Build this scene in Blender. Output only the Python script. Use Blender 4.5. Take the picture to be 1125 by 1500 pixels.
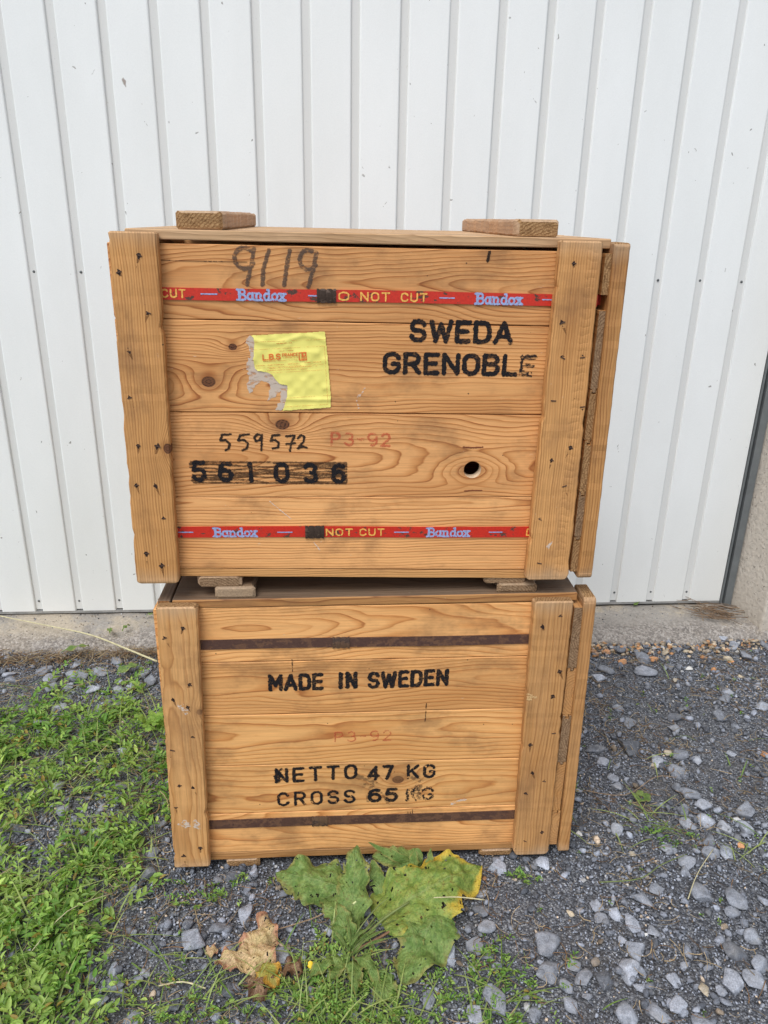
import bpy, bmesh, math, random
import numpy as np
from mathutils import Matrix, Vector

random.seed(7)
rng = np.random.default_rng(11)
scene = bpy.context.scene
C = scene.collection
for o in list(bpy.data.objects):
    bpy.data.objects.remove(o)

# ------------------------------------------------------------------ camera, sky, sun, exposure
cam_data = bpy.data.cameras.new("camera")
cam = bpy.data.objects.new("camera", cam_data)
C.objects.link(cam)
cam_data.sensor_fit = 'HORIZONTAL'
cam_data.sensor_width = 36.0
cam_data.lens = 36.0
cam_data.clip_start = 0.05
cam_data.clip_end = 500
M = Matrix(((0.999803, -0.019833, 0.0, 0.0),
            (0.007068, 0.356299, -0.934345, 0.0),
            (0.018531, 0.934162, 0.356369, 1.224),
            (0, 0, 0, 1)))
cam.matrix_world = M
scene.camera = cam

world = bpy.data.worlds.new("World")
scene.world = world
world.use_nodes = True
wn = world.node_tree
wn.nodes.clear()
SUN_EL, SUN_AZ = math.radians(56), math.radians(205)     # azimuth clockwise from +Y: behind the camera, a little left
sky = wn.nodes.new('ShaderNodeTexSky')
sky.sky_type = 'NISHITA'
sky.sun_disc = False
sky.sun_elevation = SUN_EL
sky.sun_rotation = SUN_AZ
sky.air_density = 1.0
sky.dust_density = 1.5
sky.ozone_density = 1.0
hs = wn.nodes.new('ShaderNodeHueSaturation')
hs.inputs['Saturation'].default_value = 0.42
bg = wn.nodes.new('ShaderNodeBackground')
bg.inputs['Strength'].default_value = 0.135
wo = wn.nodes.new('ShaderNodeOutputWorld')
wn.links.new(sky.outputs[0], hs.inputs['Color'])
wn.links.new(hs.outputs[0], bg.inputs['Color'])
wn.links.new(bg.outputs[0], wo.inputs['Surface'])

sd = bpy.data.lights.new("sun", 'SUN')
sd.energy = 1.5
sd.angle = math.radians(28)
sd.color = (1.0, 1.0, 1.0)
sun = bpy.data.objects.new("sun", sd)
C.objects.link(sun)
sdir = Vector((math.sin(SUN_AZ) * math.cos(SUN_EL), math.cos(SUN_AZ) * math.cos(SUN_EL), math.sin(SUN_EL)))
sun.rotation_euler = sdir.to_track_quat('Z', 'Y').to_euler()
sun.location = sdir * 20

scene.view_settings.view_transform = 'Standard'
scene.view_settings.look = 'None'
scene.view_settings.gamma = 1.0
scene.view_settings.exposure = 0.46
scene.view_settings.use_curve_mapping = False

# ------------------------------------------------------------------ helpers
def srgb(r, g, b):
    f = lambda c: (c / 255 / 12.92) if c <= 10 else ((c / 255 + 0.055) / 1.055) ** 2.4
    return (f(r), f(g), f(b), 1.0)

def link(o, parent=None):
    C.objects.link(o)
    if parent is not None:
        o.parent = parent
    return o

def tag(o, label=None, cat=None, group=None, kind=None):
    if label: o["label"] = label
    if cat: o["category"] = cat
    if group: o["group"] = group
    if kind: o["kind"] = kind
    return o

def empty(name, mat, label, cat, group=None):
    o = bpy.data.objects.new(name, None)
    o.empty_display_size = 0.05
    C.objects.link(o)
    o.matrix_world = mat
    return tag(o, label, cat, group)

def mesh_obj(name, verts, faces, mat, parent=None, smooth=False, matrix=None):
    me = bpy.data.meshes.new(name)
    me.from_pydata([tuple(v) for v in verts], [], [tuple(f) for f in faces])
    me.update()
    if smooth:
        me.polygons.foreach_set('use_smooth', [True] * len(me.polygons))
    o = bpy.data.objects.new(name, me)
    for m in (mat if isinstance(mat, (list, tuple)) else [mat]):
        me.materials.append(m)
    link(o, parent)
    if matrix is not None:
        o.matrix_basis = matrix
    return o

def box_vf(x0, x1, y0, y1, z0, z1):
    v = [(x, y, z) for x in (x0, x1) for y in (y0, y1) for z in (z0, z1)]
    f = [(0, 1, 3, 2), (4, 6, 7, 5), (0, 4, 5, 1), (2, 3, 7, 6), (0, 2, 6, 4), (1, 5, 7, 3)]
    return v, f

def fast_mesh(name, V, F, mat, attrs=None, smooth=False, parent=None):
    """V (n,3), F (m,k) with k 3 or 4, attrs name -> (n,3) point colours"""
    V = np.asarray(V, dtype=np.float32); F = np.asarray(F, dtype=np.int32)
    me = bpy.data.meshes.new(name)
    n, m, k = len(V), len(F), F.shape[1]
    me.vertices.add(n); me.vertices.foreach_set('co', V.ravel())
    me.loops.add(m * k); me.loops.foreach_set('vertex_index', F.ravel())
    me.polygons.add(m)
    me.polygons.foreach_set('loop_start', np.arange(0, m * k, k, dtype=np.int32))
    me.polygons.foreach_set('loop_total', np.full(m, k, dtype=np.int32))
    if smooth:
        me.polygons.foreach_set('use_smooth', np.ones(m, dtype=bool))
    me.update(calc_edges=True)
    if attrs:
        for an, av in attrs.items():
            a = me.color_attributes.new(an, 'FLOAT_COLOR', 'POINT')
            col = np.ones((n, 4), dtype=np.float32); col[:, :3] = av
            a.data.foreach_set('color', col.ravel())
    me.materials.append(mat)
    o = bpy.data.objects.new(name, me)
    return link(o, parent)

def vnoise(x, z, scale, seed):
    """smooth value noise 0..1 over arrays x, z"""
    r = np.random.default_rng(seed).random((64, 64))
    u = np.asarray(x) / scale; v = np.asarray(z) / scale
    iu = np.floor(u).astype(int); iv = np.floor(v).astype(int)
    fu = u - iu; fv = v - iv
    fu = fu * fu * (3 - 2 * fu); fv = fv * fv * (3 - 2 * fv)
    g = lambda a, b: r[a % 64, b % 64]
    return (g(iu, iv) * (1 - fu) + g(iu + 1, iv) * fu) * (1 - fv) + (g(iu, iv + 1) * (1 - fu) + g(iu + 1, iv + 1) * fu) * fv

# ------------------------------------------------------------------ node helpers
class NT:
    def __init__(self, name):
        self.m = bpy.data.materials.new(name)
        self.m.use_nodes = True
        self.t = self.m.node_tree
        self.t.nodes.clear()
        self.out = self.t.nodes.new('ShaderNodeOutputMaterial')
        self.b = self.t.nodes.new('ShaderNodeBsdfPrincipled')
        self.t.links.new(self.b.outputs[0], self.out.inputs[0])
    def n(self, typ, **kw):
        nd = self.t.nodes.new(typ)
        for k, v in kw.items():
            setattr(nd, k, v)
        return nd
    def put(self, sock, val):
        if hasattr(val, 'links') or isinstance(val, bpy.types.NodeSocket):
            self.t.links.new(val, sock)
        else:
            sock.default_value = val
    def math(self, op, a, b=0.0, c=0.0, clamp=False):
        nd = self.n('ShaderNodeMath', operation=op, use_clamp=clamp)
        self.put(nd.inputs[0], a); self.put(nd.inputs[1], b); self.put(nd.inputs[2], c)
        return nd.outputs[0]
    def vmath(self, op, a, b=(0, 0, 0)):
        nd = self.n('ShaderNodeVectorMath', operation=op)
        self.put(nd.inputs[0], a); self.put(nd.inputs[1], b)
        return nd.outputs[0]
    def mix(self, fac, a, b, blend='MIX'):
        nd = self.n('ShaderNodeMix', data_type='RGBA', blend_type=blend)
        self.put(nd.inputs[0], fac); self.put(nd.inputs[6], a); self.put(nd.inputs[7], b)
        return nd.outputs[2]
    def noise(self, vec, scale, detail=2.0, rough=0.5):
        nd = self.n('ShaderNodeTexNoise')
        self.put(nd.inputs['Vector'], vec)
        nd.inputs['Scale'].default_value = scale
        nd.inputs['Detail'].default_value = detail
        nd.inputs['Roughness'].default_value = rough
        return nd.outputs
    def ramp(self, fac, stops, interp='LINEAR'):
        nd = self.n('ShaderNodeValToRGB')
        cr = nd.color_ramp
        cr.interpolation = interp
        while len(cr.elements) < len(stops):
            cr.elements.new(0.5)
        for e, (p, c) in zip(cr.elements, stops):
            e.position = p
            e.color = c if len(c) == 4 else (*c, 1)
        self.put(nd.inputs[0], fac)
        return nd.outputs[0]
    def sstep(self, x, a, b):
        nd = self.n('ShaderNodeMapRange', interpolation_type='SMOOTHSTEP')
        self.put(nd.inputs[0], x)
        nd.inputs[1].default_value = a; nd.inputs[2].default_value = b
        return nd.outputs[0]
    def sep(self, v):
        nd = self.n('ShaderNodeSeparateXYZ'); self.put(nd.inputs[0], v)
        return nd.outputs
    def comb(self, x, y, z):
        nd = self.n('ShaderNodeCombineXYZ')
        self.put(nd.inputs[0], x); self.put(nd.inputs[1], y); self.put(nd.inputs[2], z)
        return nd.outputs[0]
    def obj_co(self):
        return self.n('ShaderNodeTexCoord').outputs['Object']
    def attr(self, name, typ='OBJECT'):
        nd = self.n('ShaderNodeAttribute', attribute_type=typ, attribute_name=name)
        return nd.outputs
    def bump(self, h, strength, dist):
        nd = self.n('ShaderNodeBump')
        nd.inputs['Strength'].default_value = strength
        nd.inputs['Distance'].default_value = dist
        self.put(nd.inputs['Height'], h)
        self.t.links.new(nd.outputs[0], self.b.inputs['Normal'])
    def col(self, c): self.put(self.b.inputs['Base Color'], c)
    def rough(self, r): self.put(self.b.inputs['Roughness'], r)
    def spec(self, s): self.b.inputs['Specular IOR Level'].default_value = s

G = lambda v: (v, v, v, 1)

def wood(name, light, mid, dark, sp=0.0065, weather=0.0, wcol=(0.20, 0.165, 0.13, 1), strength=1.0, dents=False, bumpk=1.0, warp=1.0):
    """solid timber: growth rings round a pith line that runs along local X, bent round up to two knots"""
    N = NT(name)
    co = N.obj_co()
    seed = N.attr('seed')[1]
    x, y, z = N.sep(co)
    g = N.sep(N.attr('grain')[1])
    wv = N.noise(N.vmath('ADD', N.vmath('MULTIPLY', co, (2.6, 9, 9)), seed), 1.0, 2.0)[1]
    w = N.sep(N.vmath('SUBTRACT', wv, (0.5, 0.5, 0.5)))
    wv2 = N.noise(N.vmath('ADD', N.vmath('MULTIPLY', co, (11, 38, 38)), seed), 1.0, 2.0)[1]
    w2 = N.sep(N.vmath('SUBTRACT', wv2, (0.5, 0.5, 0.5)))
    zz = N.math('ADD', N.math('SUBTRACT', z, g[0]), N.math('MULTIPLY', w[0], 0.085 * warp))
    yy = N.math('ADD', N.math('ADD', y, g[1]), N.math('ADD', N.math('MULTIPLY', x, g[2]), N.math('MULTIPLY', w[1], 0.10 * warp)))
    r = N.math('SQRT', N.math('ADD', N.math('MULTIPLY', zz, zz), N.math('MULTIPLY', yy, yy)))
    r = N.math('ADD', r, N.math('MULTIPLY', w2[2], 0.007))
    kmask = None; rim = None
    for kn in ('knot_a', 'knot_b'):
        k = N.sep(N.attr(kn)[1])
        kr = N.math('ADD', k[2], 0.0004)
        dx = N.math('SUBTRACT', x, k[0]); dz = N.math('SUBTRACT', z, k[1])
        ax = N.math('DIVIDE', dx, N.math('MULTIPLY', kr, 3.6)); az = N.math('DIVIDE', dz, N.math('MULTIPLY', kr, 1.9))
        e = N.math('EXPONENT', N.math('MULTIPLY', N.math('ADD', N.math('MULTIPLY', ax, ax), N.math('MULTIPLY', az, az)), -0.7))
        r = N.math('ADD', r, N.math('MULTIPLY', N.math('MULTIPLY', e, kr), 2.2))
        bx = N.math('DIVIDE', dx, N.math('MULTIPLY', kr, 1.1)); bz = N.math('DIVIDE', dz, N.math('MULTIPLY', kr, 0.85))
        d = N.math('SQRT', N.math('ADD', N.math('MULTIPLY', bx, bx), N.math('MULTIPLY', bz, bz)))
        d = N.math('ADD', d, N.math('MULTIPLY', w2[0], 0.5))
        m = N.math('SUBTRACT', 1.0, N.sstep(d, 0.82, 1.0))
        h = N.math('SUBTRACT', 1.0, N.sstep(d, 0.9, 2.3))
        km = N.math('SINE', N.math('MULTIPLY', d, 14.0))
        if kmask is None: kmask, rim, kring = m, h, km
        else:
            kmask = N.math('MAXIMUM', kmask, m); rim = N.math('MAXIMUM', rim, h); kring = N.math('MAXIMUM', kring, km)
    ph = N.math('DIVIDE', r, sp)
    fr = N.math('FRACT', ph)
    # every ring has its own strength
    rid = N.n('ShaderNodeTexWhiteNoise', noise_dimensions='1D')
    N.put(rid.inputs['W'], N.math('FLOOR', ph))
    ring_s = N.math('MULTIPLY_ADD', rid.outputs[0], 0.65, 0.42)
    prof = N.ramp(fr, [(0.0, G(0.10)), (0.06, G(0)), (0.45, G(0.06)), (0.76, G(0.50)), (0.92, G(1.0)), (1.0, G(0.12))])
    f1 = N.noise(N.vmath('ADD', N.vmath('MULTIPLY', co, (9, 300, 330)), seed), 1.0, 3.0, 0.6)[0]
    f2 = N.noise(N.vmath('ADD', N.vmath('MULTIPLY', co, (28, 700, 800)), seed), 1.0, 2.0, 0.6)[0]
    pr = N.math('MULTIPLY', N.math('MULTIPLY', prof, ring_s), strength)
    pr = N.math('MULTIPLY', pr, N.math('MULTIPLY_ADD', f1, 0.9, 0.55), clamp=True)
    c = N.mix(N.sstep(pr, 0.0, 0.55), light, mid)
    c = N.mix(N.sstep(pr, 0.45, 1.0), c, dark)
    tone = N.noise(N.vmath('ADD', N.vmath('MULTIPLY', co, (3, 14, 14)), seed), 1.0, 3.0)[0]
    c = N.mix(1.0, c, N.ramp(tone, [(0.25, (0.80, 0.73, 0.66)), (0.5, (1, 1, 1)), (0.75, (1.12, 1.13, 1.13))]), 'MULTIPLY')
    c = N.mix(1.0, c, N.ramp(f1, [(0.3, G(0.86)), (0.55, G(1.02)), (0.8, G(1.1))]), 'MULTIPLY')
    c = N.mix(1.0, c, N.ramp(f2, [(0.35, G(0.93)), (0.7, G(1.05))]), 'MULTIPLY')
    ra = N.n('ShaderNodeObjectInfo').outputs['Random']
    c = N.mix(1.0, c, N.ramp(ra, [(0, (0.80, 0.78, 0.76)), (0.5, (0.98, 0.975, 0.97)), (1, (1.10, 1.13, 1.18))]), 'MULTIPLY')
    c = N.mix(N.math('MULTIPLY', rim, 0.45), c, (dark[0] * 0.8, dark[1] * 0.75, dark[2] * 0.7, 1))
    kc = N.mix(N.sstep(kring, -0.6, 0.9), (0.040, 0.014, 0.007, 1), (0.150, 0.055, 0.022, 1))
    c = N.mix(kmask, c, kc)
    # small dark specks, pale scuffs, weathering
    v = N.n('ShaderNodeTexVoronoi'); N.put(v.inputs['Vector'], N.vmath('ADD', N.vmath('MULTIPLY', co, (1, 0.3, 1)), seed)); v.inputs['Scale'].default_value = 34
    sel = N.sep(v.outputs['Color'])
    spk = N.math('MULTIPLY', N.math('LESS_THAN', v.outputs['Distance'], 0.045), N.math('GREATER_THAN', sel[0], 0.80))
    c = N.mix(N.math('MULTIPLY', spk, 0.8), c, (0.03, 0.018, 0.012, 1))
    sc = N.noise(N.vmath('ADD', N.vmath('MULTIPLY', co, (60, 60, 140)), seed), 1.0, 4.0, 0.7)[0]
    c = N.mix(N.math('MULTIPLY', N.sstep(sc, 0.68, 0.76), 0.5), c, (0.72, 0.58, 0.42, 1))
    dn = N.noise(N.vmath('ADD', N.vmath('MULTIPLY', co, (7, 11, 11)), seed), 1.0, 5.0, 0.65)[0]
    dirt = N.math('MULTIPLY', N.sstep(dn, 0.48, 0.72), 0.58)
    c = N.mix(dirt, c, (0.20, 0.095, 0.04, 1))
    if weather > 0:
        wm = N.math('MULTIPLY', N.sstep(N.noise(N.vmath('ADD', N.vmath('MULTIPLY', co, (6, 12, 30)), seed), 1.0, 4.0, 0.6)[0], 0.30, 0.62), weather)
        c = N.mix(wm, c, N.mix(1.0, wcol, N.ramp(f1, [(0.3, G(0.65)), (0.7, G(1.25))]), 'MULTIPLY'))
    hl = N.attr('half_len')[2]
    en = N.math('MULTIPLY', N.sstep(N.math('ADD', N.math('SUBTRACT', N.math('ABSOLUTE', x), hl), N.math('MULTIPLY', dn, 0.05)), -0.010, 0.030), 0.55)
    c = N.mix(en, c, N.mix(1.0, (0.52, 0.37, 0.23, 1), N.ramp(f1, [(0.3, G(0.7)), (0.7, G(1.2))]), 'MULTIPLY'))
    N.col(c)
    N.rough(N.math('MULTIPLY_ADD', f1, 0.25, 0.52)); N.spec(0.32)
    hgt = N.math('ADD', N.math('MULTIPLY', pr, 0.8), N.math('MULTIPLY', f1, 0.5))
    hgt = N.math('ADD', hgt, N.math('MULTIPLY', dn, 0.6))
    hgt = N.math('SUBTRACT', hgt, N.math('MULTIPLY', kmask, 0.6))
    if dents:       # rows of little dents where the strapping was pulled over the batten
        col_m = N.math('MULTIPLY', N.sstep(z, -0.029, -0.024), N.math('SUBTRACT', 1.0, N.sstep(z, -0.014, -0.006)))
        fx = N.math('FRACT', N.math('ADD', N.math('MULTIPLY', x, 76.0), N.math('MULTIPLY', w2[1], 2.2)))
        dd = N.math('MULTIPLY', N.ramp(fx, [(0, G(1)), (0.30, G(0.2)), (0.62, G(0)), (0.90, G(.5)), (1, G(1))]), col_m)
        hgt = N.math('SUBTRACT', hgt, N.math('MULTIPLY', dd, 1.1))
    N.bump(hgt, 0.55 * bumpk, 0.0007)
    return N.m

def endgrain(name, a, b):
    N = NT(name)
    co = N.vmath('ADD', N.obj_co(), N.attr('seed')[1])
    n1 = N.noise(co, 420, 3, 0.7)[0]
    n2 = N.noise(N.vmath('MULTIPLY', co, (1, 1.6, 1)), 90, 3, 0.6)[0]
    x, y, z = N.sep(N.obj_co())
    g = N.sep(N.attr('grain')[1])
    zz = N.math('SUBTRACT', z, g[0]); yy = N.math('ADD', y, g[1])
    r = N.math('SQRT', N.math('ADD', N.math('MULTIPLY', zz, zz), N.math('MULTIPLY', yy, yy)))
    fr = N.math('FRACT', N.math('ADD', N.math('DIVIDE', r, 0.0045), N.math('MULTIPLY', n2, 1.2)))
    c = N.mix(N.sstep(n1, 0.22, 0.66), b, a)
    c = N.mix(N.math('MULTIPLY', N.sstep(fr, 0.45, 0.95), 0.75), c, b)
    c = N.mix(N.math('MULTIPLY', N.sstep(n2, 0.5, 0.7), 0.5), c, (b[0] * 0.6, b[1] * 0.6, b[2] * 0.6, 1))
    N.col(c); N.rough(0.9); N.spec(0.15)
    N.bump(N.math('ADD', n1, N.math('MULTIPLY', n2, 0.8)), 1.0, 0.0022)
    return N.m

W_UP = wood('pine_board_upper', (0.742, 0.369, 0.138, 1), (0.572, 0.246, 0.077, 1), (0.350, 0.116, 0.033, 1), 0.0054, warp=.62)
W_UPS = wood('pine_board_upper_straight', (0.763, 0.384, 0.142, 1), (0.583, 0.251, 0.079, 1), (0.360, 0.120, 0.034, 1), 0.0050, warp=.22)
W_LO = wood('pine_board_lower', (0.848, 0.438, 0.159, 1), (0.700, 0.315, 0.099, 1), (0.466, 0.172, 0.047, 1), 0.0060, weather=0.10, wcol=(0.445, 0.236, 0.103, 1), warp=.7)
W_LOS = wood('pine_board_lower_straight', (0.860, 0.458, 0.168, 1), (0.721, 0.335, 0.105, 1), (0.488, 0.182, 0.052, 1), 0.0070, weather=0.10, wcol=(0.477, 0.246, 0.103, 1), warp=.3)
W_BU = wood('pine_batten_upper', (0.615, 0.315, 0.110, 1), (0.488, 0.222, 0.067, 1), (0.297, 0.118, 0.033, 1), 0.0042, weather=0.12, wcol=(0.403, 0.217, 0.095, 1), warp=.16)
W_BD = wood('pine_batten_dented', (0.647, 0.335, 0.120, 1), (0.519, 0.241, 0.076, 1), (0.329, 0.136, 0.039, 1), 0.0040, weather=0.10, wcol=(0.424, 0.227, 0.103, 1), dents=True, warp=.15)
W_BL = wood('pine_batten_lower', (0.615, 0.320, 0.116, 1), (0.509, 0.241, 0.076, 1), (0.329, 0.136, 0.041, 1), 0.0055, weather=0.35, wcol=(0.466, 0.256, 0.112, 1), warp=.35)
W_EDGE = wood('lid_edge_wood', (0.466, 0.227, 0.077, 1), (0.360, 0.158, 0.052, 1), (0.233, 0.089, 0.026, 1), 0.0050, weather=0.06, wcol=(0.297, 0.167, 0.077, 1), warp=.3)
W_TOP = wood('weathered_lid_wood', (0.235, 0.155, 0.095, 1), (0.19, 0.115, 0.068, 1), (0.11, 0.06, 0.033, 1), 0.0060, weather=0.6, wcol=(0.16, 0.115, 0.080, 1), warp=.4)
W_LID = wood('pine_lid_upper', (0.60, 0.365, 0.18, 1), (0.48, 0.27, 0.12, 1), (0.32, 0.155, 0.06, 1), 0.0050, weather=0.40, wcol=(0.62, 0.43, 0.26, 1), warp=.4)
W_RUN = wood('runner_wood', (0.54, 0.335, 0.195, 1), (0.44, 0.25, 0.135, 1), (0.29, 0.15, 0.075, 1), 0.0055, weather=0.5, wcol=(0.50, 0.32, 0.20, 1), warp=.3)
E_A = endgrain('end_grain', (0.50, 0.305, 0.145, 1), (0.20, 0.095, 0.035, 1))
E_B = endgrain('end_grain_grey', (0.40, 0.265, 0.155, 1), (0.17, 0.095, 0.048, 1))

def plain(name, col, rough=0.6, metal=0.0, var=0.15, scale=60, bump=0.0, spec=0.4):
    N = NT(name)
    n = N.noise(N.obj_co(), scale, 4, 0.6)[0]
    N.col(N.mix(1.0, col, N.ramp(n, [(0.3, G(1 - var)), (0.7, G(1 + var))]), 'MULTIPLY'))
    N.rough(rough); N.spec(spec)
    N.b.inputs['Metallic'].default_value = metal
    if bump: N.bump(n, bump, 0.001)
    return N.m

def ink(name, col, alpha=1.0, worn=0.0, scale=420):
    """flat print; a share of it lets the timber show through"""
    N = NT(name)
    N.col(col); N.rough(0.75); N.spec(0.2)
    co = N.obj_co()
    n = N.noise(N.vmath('MULTIPLY', co, (0.5, 1, 1.6)), scale, 3, 0.6)[0]
    n2 = N.noise(co, 70, 2)[0]
    f = N.math('SUBTRACT', 1.0, N.math('MULTIPLY', N.sstep(N.math('ADD', n, N.math('MULTIPLY', n2, 0.5)), 0.74, 0.94), worn))
    f = N.math('MULTIPLY', f, alpha)
    tr = N.n('ShaderNodeBsdfTransparent')
    mx = N.n('ShaderNodeMixShader')
    N.put(mx.inputs[0], f)
    N.t.links.new(tr.outputs[0], mx.inputs[1]); N.t.links.new(N.b.outputs[0], mx.inputs[2])
    N.t.links.new(mx.outputs[0], N.out.inputs[0])
    return N.m

INK = ink('black_stencil_ink', (0.012, 0.011, 0.013, 1), 0.97, 0.45)
INK_W = ink('worn_stencil_ink', (0.016, 0.015, 0.017, 1), 0.88, 1.0, 260)
MARKER = ink('marker_ink', (0.022, 0.016, 0.013, 1), 0.90, 0.25)
SCRIB = ink('scribble_ink', (0.045, 0.024, 0.014, 1), 0.68, 0.7)
CRAYON = ink('grey_crayon', (0.085, 0.065, 0.055, 1), 0.66, 0.85, 300)
PINK = ink('faded_red_ink', (0.62, 0.10, 0.05, 1), 0.50, 0.9, 200)
SMEAR = ink('grey_smear', (0.06, 0.045, 0.035, 1), 0.40, 1.0, 160)
SCUFF = ink('pale_scuff', (0.80, 0.72, 0.62, 1), 0.65, 1.0, 160)
SPLIT = plain('dark_split', (0.05, 0.022, 0.012, 1), 0.9)
YEL = plain('strap_yellow_print', (0.80, 0.42, 0.09, 1), 0.5, var=0.3, scale=300)
BLU = plain('strap_blue_print', (0.30, 0.37, 0.60, 1), 0.5, var=0.25, scale=300)
REDP = plain('label_red_print', (0.75, 0.17, 0.03, 1), 0.7, var=0.2, scale=400)
REDL = ink('label_line_print', (0.75, 0.25, 0.05, 1), 0.55, 0.9, 300)
NAIL = plain('rusty_nail', (0.035, 0.018, 0.013, 1), 0.7, 0.2, 0.4, 300, 0.5)
NAILB = plain('nail_head_metal', (0.085, 0.050, 0.036, 1), 0.6, 0.3, 0.5, 400, 0.5)
SCREW = plain('grey_screw', (0.13, 0.14, 0.14, 1), 0.45, 0.6, 0.3, 300)

def strap_mat(name, base, rustcol, thr, metal=0.0):
    N = NT(name)
    co = N.vmath('ADD', N.obj_co(), N.attr('seed')[1])
    n = N.noise(N.vmath('MULTIPLY', co, (1, 1, 1.4)), 46, 6, 0.68)[0]
    n2 = N.noise(co, 260, 3, 0.7)[0]
    m = N.sstep(N.math('ADD', n, N.math('MULTIPLY', n2, 0.18)), thr, thr + 0.035)
    rc = N.mix(n2, (rustcol[0] * 0.5, rustcol[1] * 0.5, rustcol[2] * 0.5, 1), (rustcol[0] * 1.5, rustcol[1] * 1.5, rustcol[2] * 1.5, 1))
    c = N.mix(m, N.mix(1.0, base, N.ramp(n2, [(0.3, G(0.82)), (0.7, G(1.12))]), 'MULTIPLY'), rc)
    N.col(c)
    N.rough(N.math('MULTIPLY_ADD', m, 0.35, 0.42))
    N.b.inputs['Metallic'].default_value = metal
    N.bump(N.math('SUBTRACT', N.math('MULTIPLY', n2, 0.4), m), 0.4, 0.0004)
    return N.m
STRAP_R = strap_mat('red_painted_strap', (0.58, 0.028, 0.012, 1), (0.085, 0.040, 0.026, 1), 0.655)
STRAP_D = strap_mat('rusted_strap', (0.092, 0.046, 0.034, 1), (0.130, 0.062, 0.034, 1), 0.60, 0.0)
BUCKLE = strap_mat('rusty_seal', (0.115, 0.075, 0.052, 1), (0.05, 0.03, 0.02, 1), 0.55, 0.3)

SEAL_D = strap_mat('rust_brown_seal', (0.125, 0.070, 0.042, 1), (0.060, 0.034, 0.024, 1), 0.62, 0.0)

# ------------------------------------------------------------------ timber
AX = {  # columns: local x (length), y, z in parent axes
    'x':  ((1, 0, 0), (0, 1, 0), (0, 0, 1)),       # along X, width Z, thickness Y
    'z':  ((0, 0, 1), (0, 1, 0), (-1, 0, 0)),      # along Z, width X, thickness Y
    'xf': ((1, 0, 0), (0, 0, 1), (0, -1, 0)),      # along X, width Y, thickness Z
    'y':  ((0, 1, 0), (0, 0, 1), (1, 0, 0)),       # along Y, width X, thickness Z
    'yv': ((0, 1, 0), (-1, 0, 0), (0, 0, 1)),      # along Y, width Z, thickness X
    'zy': ((0, 0, 1), (1, 0, 0), (0, 1, 0)),       # along Z, width Y, thickness X
}
_seed = [0]
def set_grain(o, z0=None, d0=None, slope=None, ka=(9, 9, 0), kb=(9, 9, 0), seed=None):
    r = random.Random(_seed[0] * 13 + 5); _seed[0] += 1
    if 'half_len' not in o: o['half_len'] = 5.0
    o['grain'] = [r.uniform(-.03, .03) if z0 is None else z0, r.uniform(.03, .07) if d0 is None else d0, r.uniform(-.05, .05) if slope is None else slope]
    s = r.uniform(0, 40) if seed is None else seed
    o['seed'] = [s, s * 0.37 + 3, s * 1.7]
    o['knot_a'] = list(map(float, ka)); o['knot_b'] = list(map(float, kb))
    return o

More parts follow.
